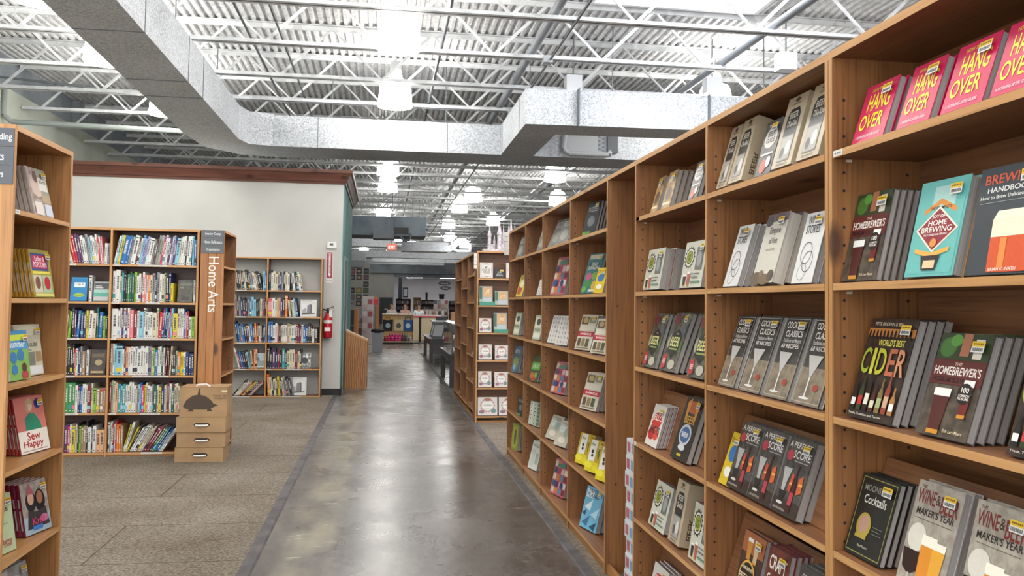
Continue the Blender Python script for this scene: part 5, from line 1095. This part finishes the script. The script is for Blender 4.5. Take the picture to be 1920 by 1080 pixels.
# oak display rack by the side door
ok = empty('oak_rack', 'red oak plywood sloped rack with wavy grain by the teal wall door', 'rack', (-.645, 15.27, 0))
for j, y in enumerate((0, .55)):
    mb = MB(); mb.prism([(0, 0), (.38, 0), (.39, .82), (.01, .985)], y, y + .02, WO); mb.obj('side_panel', ok)
MB().add([(.39, .0, .82), (.39, .57, .82), (.01, .57, .985), (.01, 0, .985), (.392, 0, .845), (.392, .57, .845), (.012, .57, 1.01), (.012, 0, 1.01)], [(0, 1, 2, 3), (4, 7, 6, 5), (0, 4, 5, 1), (1, 5, 6, 2), (2, 6, 7, 3), (3, 7, 4, 0)], WE).obj('sloped_top', ok)
MB().box(.37, .02, 0, .388, .55, .8, WO).obj('front_panel', ok)

# ------------------------------------------------------------------ far end of the aisle
ex = empty('exit_sign', 'small red lit EXIT sign hanging from the ceiling far down the aisle', 'sign', (.08, 26.2, 3.1))
MB().box(0, 0, 0, .3, .05, .21, col('d8a487', .5)).obj('housing', ex)
mb = MB(); mb.flat([(.03, .03), (.27, .03), (.27, .18), (.03, .18)], -.001, glow('e0402e', 1.2, 'exit_red')); put_text(mb, 'EXIT', .05, .06, .25, .15, -.003, glow('ffd9d0', 2, 'exit_letters')); mb.obj('sign_face', ex)
MB().cyl((.15, .02, .21), (.15, .02, 2.53), .01, SEAM, 6).obj('hanger_rod', ex)
for k, (x, z, w_) in enumerate(((2.83, 2.46, .31), (2.88, 2.24, .25))):
    ov = empty('oval_sign', ['larger upper', 'smaller lower'][k] + ' dark oval hanging sign in front of the white far wall', 'sign', (x, 40 + .06 * k, z))
    mb = MB(); mb.prism([(w_ * math.cos(t * math.pi / 12), .1 * math.sin(t * math.pi / 12)) for t in range(24)][::1], -.01, .01, col('3a3a40', .4)); mb.obj('sign_board', ov)
    mb = MB(); put_text(mb, ['Records', 'Music'][k], -w_ * .5, -.035, w_ * .5, .035, -.0115, col('d0d0d2', .4)); mb.obj('sign_lettering', ov)
    MB().cyl((0, 0, .09), (0, 0, 3.17 + .22 * k), .006, SEAM, 6).obj('hanger_wire', ov)
# record covers
struct(MB().box(-3.4, 48, 0, -.76, 48.15, 3.72, M_WHITE).obj('wall_records'))
rc = ['b5404a', '2e3034', '33363a', '3c4a52', '5a4c4c', '6a3a40', None, None, '3a3c3a', '4a2334', 'b9a83a', '6a6a3a', '8a7f8c', '4a4a4e', '55444a', 'c9cbd0', '3a3a40', '4a4648']
i = 0
nmc = ('red', 'near black', 'charcoal', 'slate', 'brown grey', 'wine', '', '', 'black framed', 'dark plum', 'yellow', 'olive', 'pale mauve', 'dark grey', 'plum grey', 'white', 'black', 'brown black')
for rI, z in enumerate((3.255, 2.905, 2.527, 2.184, 1.818, 1.463)):
    for cI, x in enumerate((-1.72, -1.342, -.955)):
        c = rc[i]; 
        if c:
            o = MB(); o.box(-.145, -.01, -.145, .145, 0, .145, col('2b2b2d', .4)); o.flat([(-.125, -.125), (.125, -.125), (.125, .125), (-.125, .125)], -.011, col(c, .4)); o.flat([(.1 * math.cos(t * math.pi / 6), -.01 + .08 * math.sin(t * math.pi / 6)) for t in range(12)], -.012, col(['8a8c90', 'c9a58a', '6a6c70'][i % 3], .4))
            tag(o.obj('record_cover'), f'{nmc[i]} square record cover, {["top", "second", "third", "fourth", "fifth", "lowest"][rI]} row, {["teal wall side", "middle", "outer"][cI]} column of the display wall', 'record cover', 'record covers on the display wall', (x, 47.995, z))
        i += 1
# bin
tb = empty('trash_can', 'grey square trash can with black liner by the tote display', 'trash can', (-.15, 26.8, 0))
MB().prism([(-.15, 0), (.15, 0), (.175, .6), (-.175, .6)], -.16, .16, col('8e9399', .5)).obj('bin_body', tb)
mb = MB(); mb.lathe([(.19, .58), (.2, .62), (.205, .68), (.185, .69), (.15, .6)], (0, 0, 0), M_BLACK, 12); mb.obj('bag_liner', tb)
# tote display
td = empty('display_counter', 'pale wooden display counter hung with tote bags at the aisle end', 'counter', (0, 31.8, 0))
MB().box(0, .12, .05, 1.12, .6, 1.08, col('c9a976', .6)).obj('back_board', td); MB().box(-.01, -.02, .05, .0, .6, 1.08, col('d8c39a', .6)).obj('side_panel', td); MB().box(1.12, -.02, .05, 1.13, .6, 1.08, col('d8c39a', .6)).obj('side_panel', td)
MB().box(-.02, -.22, .07, 1.14, .12, .1, col('d8c39a', .6)).obj('lower_shelf', td); MB().box(0, -.18, 0, 1.12, .1, .07, M_BLACK).obj('kick_board', td); MB().box(-.02, .0, 1.08, 1.14, .6, 1.1, col('e2d6bc', .5)).obj('counter_top', td)
for x, c, hc, l, e_ in ((.19, '20222a', 'c9962e', 'black tote bag with yellow handles and pale print', '9db0b8'), (.585, 'c9b994', 'c9b994', 'cream tote bag with small grey print', '55534f'), (.93, '2f558c', '2c4f84', 'blue tote bag with pale duck-like print', 'b9cdd8')):
    t_ = empty('tote_bag', l + ' hanging on the counter', 'tote bag', (x, 31.9, .47), group='tote bags on the counter')
    mb = MB(); mb.prism([(-.17, 0), (.17, 0), (.18, .42), (.0, .4), (-.18, .42)], -.04, .0, col(c, .8)); mb.flat([(.09 * math.cos(a * .63), .2 + .1 * math.sin(a * .63)) for a in range(10)], -.042, col(e_, .8)); mb.obj('bag_body', t_)
    MB().tube([(-.1, -.02, .4), (-.09, -.02, .52), (.09, -.02, .52), (.1, -.02, .4)], .018, col(hc, .8), 6).obj('handles', t_)
def plush(x, y, z, c, l, s=1):
    r = empty('plush_toy', l, 'plush toy', (x, y, z), group='plush toys on the lower shelf'); m = col(c, .9)
    mb = MB(); mb.lathe([(0, 0), (.05 * s, .01), (.065 * s, .05), (.045 * s, .095), (0, .1)], (0, 0, 0), m, 10); mb.obj('body', r)
    mb = MB(); mb.lathe([(0, .085), (.045 * s, .1), (.05 * s, .13), (.03 * s, .165), (0, .17)], (0, -.01, 0), m, 10)
    for sx in (-1, 1): mb.lathe([(0, .15), (.018, .16), (.014, .185), (0, .19)], (sx * .035 * s, -.01, 0), m, 8)
    mb.obj('head', r)
    mb = MB(); mb.lathe([(0, .12), (.018, .125), (.016, .14), (0, .145)], (0, -.052 * s, 0), col('e6d8d8', .8), 8); mb.obj('muzzle', r)
PC = ['8a2430', 'c02a6c', 'd0387e', 'd0387e', 'c84a80', '5a4a3c', '6f6a62', 'a4a4a0']
for k in range(8): plush(.1 + .132 * k, 31.72, .101, PC[k], ['dark red', 'magenta', 'bright pink', 'pink', 'rose', 'brown', 'grey brown', 'pale grey'][k] + ' plush toy, front row of the counter shelf')
for k in range(6): plush(.28 + .12 * k, 31.86, .101 + .1, ['c02a6c', 'd0387e', 'e04c92', 'd0387e', '4a3c34', '77706a'][k], ['magenta', 'pink', 'light pink', 'deep pink', 'dark brown', 'grey'][k] + ' plush toy, raised back row of the counter shelf', 1)
tag(MB().box(.2, 31.8, .101, 1.0, 31.915, .2, col('3a3f78', .8)).obj('fabric_riser'), 'navy riser under the back row of plush toys', 'riser')
pt = MB(); pt.box(-.06, 0, 0, .06, .3, 1.38, col('b0763e', .5)); tag(pt.obj('wooden_post'), 'upright orange brown wooden end post beside the trash can', 'post', None, (-.2, 31, 0))
pc = empty('paper_rack', 'white wire rack with pink and red papers behind the wooden post', 'rack', (-.55, 31.6, 0))
MB().box(-.2, 0, 0, .2, .04, 1.75, col('d8d2d0', .5)).obj('frame', pc)
for k in range(12): MB().box(-.18 + .19 * (k % 2), -.03, .35 + .22 * (k // 2), -.02 + .19 * (k % 2), -.0, .53 + .22 * (k // 2), col(['c9b4b8', 'b5606c', 'dedada', 'd8cfd4'][(k * 3) % 4], .5)).obj('paper', pc)
rs = empty('sale_sign', 'red and orange sign board above the paper rack', 'sign', (-.3, 33, 1.6)); MB().box(-.12, 0, -.18, .12, .03, .04, col('c9303a', .4)).obj('sign_board', rs); MB().box(-.1, 0, .04, .1, .03, .12, col('d0683c', .4)).obj('sign_header', rs); MB().box(0, .0, -1.6, .03, .03, -.18, SEAM).obj('post', rs)
# stanchion
st = empty('stanchion', 'black queue stanchion on a round base past the tote counter', 'stanchion', (1.39, 32.3, 0)); MB().lathe([(0, 0), (.24, 0), (.24, .02), (.04, .05)], (0, 0, 0), M_BLACK, 16).obj('base', st); MB().cyl((0, 0, .03), (0, 0, 1.0), .045, M_BLACK, 10).obj('post', st)
# dark desk / rack near record wall
dsk = empty('record_bin', 'dark record bin with oak end panel under the record wall', 'record bin', (-1.6, 30, 0)); MB().box(0, 0, 0, .62, 1.2, 1.24, col('2b282b', .5)).obj('bin_body', dsk); MB().box(.62, -.01, 0, .74, 1.2, 1.29, col('a9713f', .5)).obj('end_panel', dsk); MB().box(.0, -.01, .7, .62, -.0, .73, col('6b676a', .5)).obj('shelf_lip', dsk)
cs = empty('record_crate', 'crate of dark records on a low stand beyond the record bin', 'crate', (-.85, 34, 0)); MB().box(-.25, 0, 0, .2, .6, .5, col('5a3a34', .6)).obj('stand', cs)
MB().box(-.25, -.01, .5, .2, .5, .95, mottled('54423f', '9a8a86', 9, .6)).obj('record_front', cs)
# dark wooden display tables with glass case
DW = col('2a2426', .35)
def dtable(l, x0, x1, y0, y1, h):
    r = empty('display_table', l, 'table', (x0, y0, 0)); w_, d_ = x1 - x0, y1 - y0
    MB().bbox(-.02, -.02, h - .03, w_ + .02, d_ + .02, h, DW, .01).obj('table_top', r); MB().box(.02, .02, h - .17, w_ - .02, d_ - .02, h - .03, DW).obj('apron', r)
    for a in (0, w_ - .09):
        for b in (0, d_ - .09): MB().box(a, b, 0, a + .09, b + .09, h - .16, DW).obj('leg', r)
    return r
dtable('low dark wooden table carrying the glass case at the aisle edge', 1.2, 1.95, 15.3, 17.7, .6)
dtable('second dark wooden table farther down the aisle with slanted boards', 1.17, 1.9, 21.5, 24.6, .62)
gm, gnt, gb = newmat('case_glass'); gb.inputs['Transmission Weight'].default_value = .85; gb.inputs['Roughness'].default_value = .05; gb.inputs['Base Color'].default_value = lin('b9c6c2')
gc = empty('glass_case', 'glass display case with dark corner frame on the low dark table', 'display case', (1.24, 15.4, .6))
for a in (.0, .62):
    for b in (0, 1.2, 2.1): MB().box(a, b, 0, a + .025, b + .025, .52, col('3a3c40', .4)).obj('corner_post', gc)
MB().box(0, 0, .52, .645, 2.12, .545, col('8f9498', .3)).obj('case_top', gc); MB().box(.004, .03, .0, .01, 2.1, .52, gm).obj('glass_side', gc); MB().box(.03, .004, 0, .62, .01, .52, gm).obj('glass_front', gc)
MB().box(.03, .03, .25, .62, 2.1, .262, col('7d8286', .3)).obj('inner_shelf', gc)
tag(MB().box(1.35, 15.6, .601, 1.7, 15.85, .75, col('d8d6ce', .5)).obj('display_item'), 'white boxed item lying inside the glass case', 'box')
for k in range(2):
    mb = MB(); mb.T = Matrix.Rotation(R(-38), 4, 'X'); mb.box(0, 0, 0, .3, .03, .42, col('26262a', .4)); mb.box(.03, -.012, .03, .27, 0, .38, col('8a8c90', .4))
    tag(mb.obj('slanted_board'), ['front', 'rear'][k] + ' slanted dark display board on the second dark table', 'display board', None, (1.22, 21.7 + .9 * k, .645), (0, 0, R(-20)))
cn = empty('checkout_counter', 'long pale topped checkout counter with glass front behind the dark tables', 'counter', (1.5, 25.6, 0))
MB().box(0, 0, 0, 1.6, .8, .95, col('6d6a6c', .4)).obj('counter_body', cn); MB().box(-.05, -.05, .95, 1.65, .85, 1.0, col('cdd0d2', .4)).obj('counter_top', cn); MB().box(.06, -.01, .4, 1.5, -.002, .88, gm).obj('glass_front', cn)
for k, (x, z, c, l) in enumerate(((.1, 1.0, '33353a', 'dark till box on the checkout counter'), (.55, 1.0, 'c9986a', 'wooden book stack on the checkout counter'), (.95, 1.0, 'b5764a', 'orange brown carton on the checkout counter'))):
    tag(MB().box(1.5 + x, 25.8, z, 1.5 + x + .3, 26.2, z + [.1, .26, .2][k], col(c, .5)).obj(['till_box', 'book_stack', 'carton'][k]), l, ['till', 'book stack', 'box'][k])
# counter row and people
lc = empty('service_counter', 'pale service counter with red edge where staff stand', 'counter', (.05, 35.4, 0)); MB().box(0, 0, 0, 2.3, .6, .98, col('cdbb9a', .6)).obj('counter_body', lc); MB().box(-.02, -.03, .98, 2.32, .62, 1.03, col('e4e0da', .5)).obj('counter_top', lc); MB().box(.02, -.035, .93, 2.3, -.03, .99, col('c23a4c', .4)).obj('red_edge', lc)
SK, = [col('c99a80', .6)]
def person(l, x, y, shirt, hair, long=False, turn=0):
    r = empty('person', l, 'person', (x, y, 0), R(turn))
    def skin(name, vs, es, m, sub=2):
        me = bpy.data.meshes.new(name); me.from_pydata([v[:3] for v in vs], es, []); me.materials.append(m)
        o = bpy.data.objects.new(name, me); COL.objects.link(o); o.parent = r
        md = o.modifiers.new('s', 'SKIN'); o.modifiers.new('d', 'SUBSURF').levels = 1; o.modifiers['d'].render_levels = 2
        for i, v in enumerate(vs): me.skin_vertices[0].data[i].radius = (v[3], v[4]); me.skin_vertices[0].data[i].use_root = (i == 0)
        return o
    k = .92
    V = [(0, 0, .86, .13, .1), (0, 0, 1.05, .12, .09), (0, 0, 1.24, .15, .1), (0, 0, 1.34, .06, .055), (0, -.01, 1.4, .05, .05), (0, -.02, 1.47, .068, .08), (0, -.01, 1.55, .055, .07),
         (.17, 0, 1.27, .05, .05), (.23, -.02, 1.05, .038, .038), (.17, -.2, .99, .03, .03), (.14, -.28, 1.0, .022, .03), (-.17, 0, 1.27, .05, .05), (-.23, -.02, 1.05, .038, .038), (-.17, -.2, .99, .03, .03), (-.14, -.28, 1.0, .022, .03),
         (.09, 0, .78, .085, .085), (.1, 0, .45, .06, .06), (.1, .02, .1, .04, .04), (.1, -.1, .03, .035, .03), (-.09, 0, .78, .085, .085), (-.1, 0, .45, .06, .06), (-.1, .02, .1, .04, .04), (-.1, -.1, .03, .035, .03)]
    V = [(a * k, b * k, c * k, d, e) for a, b, c, d, e in V]
    Eg = [(0, 1), (1, 2), (2, 3), (3, 4), (4, 5), (5, 6), (2, 7), (7, 8), (8, 9), (9, 10), (2, 11), (11, 12), (12, 13), (13, 14), (0, 15), (15, 16), (16, 17), (17, 18), (0, 19), (19, 20), (20, 21), (21, 22)]
    b = skin('body', V, Eg, SK)
    skin('shirt', [(a * k, b_ * k, c * k, d, e) for a, b_, c, d, e in [(0, 0, .84, .16, .125), (0, 0, 1.05, .145, .115), (0, 0, 1.24, .18, .125), (.18, 0, 1.27, .065, .065), (.235, -.02, 1.08, .055, .055), (-.18, 0, 1.27, .065, .065), (-.235, -.02, 1.08, .055, .055)]], [(0, 1), (1, 2), (2, 3), (3, 4), (2, 5), (5, 6)], col(shirt, .8))
    skin('hair', [(a * k, b_ * k, c * k, d, e) for a, b_, c, d, e in ([(0, .0, 1.575, .07, .075), (0, .03, 1.54, .098, .095), (0, .06, 1.46, .09, .05)] + ([(0, .06, 1.36, .11, .05), (0, .06, 1.24, .1, .04)] if long else []))], [(0, 1), (1, 2)] + ([(2, 3), (3, 4)] if long else []), col(hair, .7))
    mb = MB()
    for sx in (-1, 1): mb.lathe([(0, -.006), (.009, 0), (0, .006)], (sx * .026, -.092, 1.375), M_BLACK, 8)
    mb.lathe([(0, -.012), (.01, 0), (0, .016)], (0, -.1, 1.345), SK, 8); mb.flat([(-.02, 1.315), (.02, 1.315), (.018, 1.321), (-.018, 1.321)], -.094, col('9a5a50', .6)); mb.obj('face_features', r)
person('person with long brown hair leaning at the service counter', .36, 36.35, 'b9b5b8', '6b4c3a', True, 20)
person('person in a pink patterned shirt standing behind the service counter', .93, 36.5, 'c9a09a', '5a3c30', False, -10)
person('person in a white shirt with dark cap standing behind the service counter', 1.5, 36.4, 'dfe6ea', '2b2c30', False, 0)
# far dark bookcases with tiny books
def farcase(l, x0, x1, y, h, m):
    r = empty('far_bookcase', l, 'bookcase', (x0, y, 0)); w_ = x1 - x0
    MB().box(0, .28, 0, w_, .3, h, m).obj('back_panel', r); MB().box(0, 0, h - .03, w_, .3, h, m).obj('top_panel', r)
    for a in (0, w_ - .03): MB().box(a, 0, 0, a + .03, .3, h, m).obj('side_panel', r)
    for z in (.3, .68, 1.06, 1.44): MB().box(.03, .01, z, w_ - .03, .28, z + .03, m).obj('shelf', r)
dk_ = col('3b3030', .6)
for l, x0, x1, y, h, m in (('dark far bookcase beside the dark column', .85, 1.85, 58, 1.8, dk_), ('pale open far bookcase rising above its dark neighbours', 1.95, 2.45, 56, 1.9, col('a98a5e', .6)), ('long dark far bookcase below the white far wall', 2.55, 3.7, 58, 1.75, dk_), ('dark far bookcase partly behind the staggered case', 3.75, 4.9, 58, 1.7, dk_)):
    farcase(l, x0, x1, y, h, m)
    rr = random.Random(x0)
    for z in (.68, 1.06, 1.44):
        x = x0 + .06
        while x < x1 - .14:
            if z + .2 < h - .03: STUFF.T = Matrix.Identity(4); STUFF.box(x, y + .06, z + .031, x + .075, y + .26, z + .03 + rr.uniform(.17, .22), col(rr.choice(['6a5a5c', '8a8486', '3f4456', 'a49a98', '7a4a44', '4a5a5c']), .5))
            x += .085
wr = empty('wire_rack', 'white spinning rack of small colourful cards before the far bookcases', 'rack', (3.0, 45, 0)); MB().cyl((0, 0, 0), (0, 0, 1.75), .02, SEAM, 8).obj('pole', wr)
MB().lathe([(0, 0), (.3, 0), (.3, .03)], (0, 0, 0), SEAM, 16).obj('base', wr)
for k in range(24):
    MB().box(-.36 + .19 * (k % 4), -.12, .35 + .23 * (k // 4), -.2 + .19 * (k % 4), -.09, .54 + .23 * (k // 4), col(['c9b4b8', 'b56a70', 'dedada', 'a8a4ac', '6a6a78', 'd8c0a8'][(k * 5) % 6], .5)).obj('card', wr)
MB().box(-.38, -.09, .3, .4, -.07, 1.74, col('e0dcdc', .5)).obj('backing', wr)
gt = empty('gift_shelf', 'low white shelf of colourful gifts beyond the stanchion', 'shelf unit', (1.7, 38, 0))
for z in (.25, .6, .95): MB().box(0, 0, z, 1.2, .4, z + .03, col('cfc4be', .5)).obj('shelf', gt)
for a in (0, 1.17): MB().box(a, 0, 0, a + .03, .4, 1.25, col('cfc4be', .5)).obj('side_panel', gt)
MB().box(0, .38, 0, 1.2, .4, 1.25, col('b5a49a', .5)).obj('back_panel', gt)
rr = random.Random(5)
for z in (.28, .63, .98):
    for k in range(8):
        c, n_ = [('b0404c', 'red'), ('d8cfc8', 'white'), ('a87a5c', 'tan'), ('c9a0a8', 'pink'), ('5a6a8c', 'blue'), ('3a3438', 'black')][rr.randrange(6)]
        tag(MB().box(0, 0, 0, .1, .15, rr.uniform(.12, .24), col(c, .5)).obj('gift_box'), f'{n_} small gift box on the low white shelf beyond the stanchion', 'box', f'{n_} gifts on the low white shelf', (1.75 + .14 * k, 38.08, z + .001))
tag(STUFF.obj('hardcover_book'), 'remaining small spine-out books on the wall case and the far bookcases', 'book', kind='stuff')
# dark column with clock face panel
cl = empty('dark_column', 'blue black square column with a framed panel near the far wall', 'column', (1.2, 60, 0)); MB().box(-.16, 0, 0, .1, .3, 3.3, col('2b3440', .5)).obj('shaft', cl); MB().box(.14, -.05, 1.9, .5, .1, 2.6, col('2b3440', .5)).obj('panel_frame', cl); MB().box(.2, -.07, 2.0, .44, -.05, 2.5, col('b9c4cc', .4)).obj('panel_face', cl)
tag(MB().cyl((2.85, 57, 1.7), (2.85, 57, 2.25), .07, M_BLACK, 10).obj('dark_vase'), 'slim black vase standing above the long dark far bookcase', 'vase')
tag(MB().cyl((3.85, 57, 1.72), (3.85, 57, 2.15), .15, col('2c2c2f', .5), 12, .2).obj('speaker_box'), 'wide black pot standing above the partly hidden far bookcase', 'pot')
ds = empty('door_notice', 'small red notice with arrow above the far grey door', 'sign', (-.02, 61.98, 1.95)); MB().box(0, 0, 0, .3, .01, .16, col('d8b8b4', .5)).obj('notice_board', ds)
mb = MB(); put_text(mb, 'EXIT', .03, .04, .27, .13, -.002, col('c23a3a', .5)); mb.obj('notice_lettering', ds)
# check labels
for l, os_ in _labels.items():
    if len(os_) > 1:
        g = {o.get('group') for o in os_}
        if len(g) > 1 or None in g: print('DUPLABEL', l, len(os_), g)
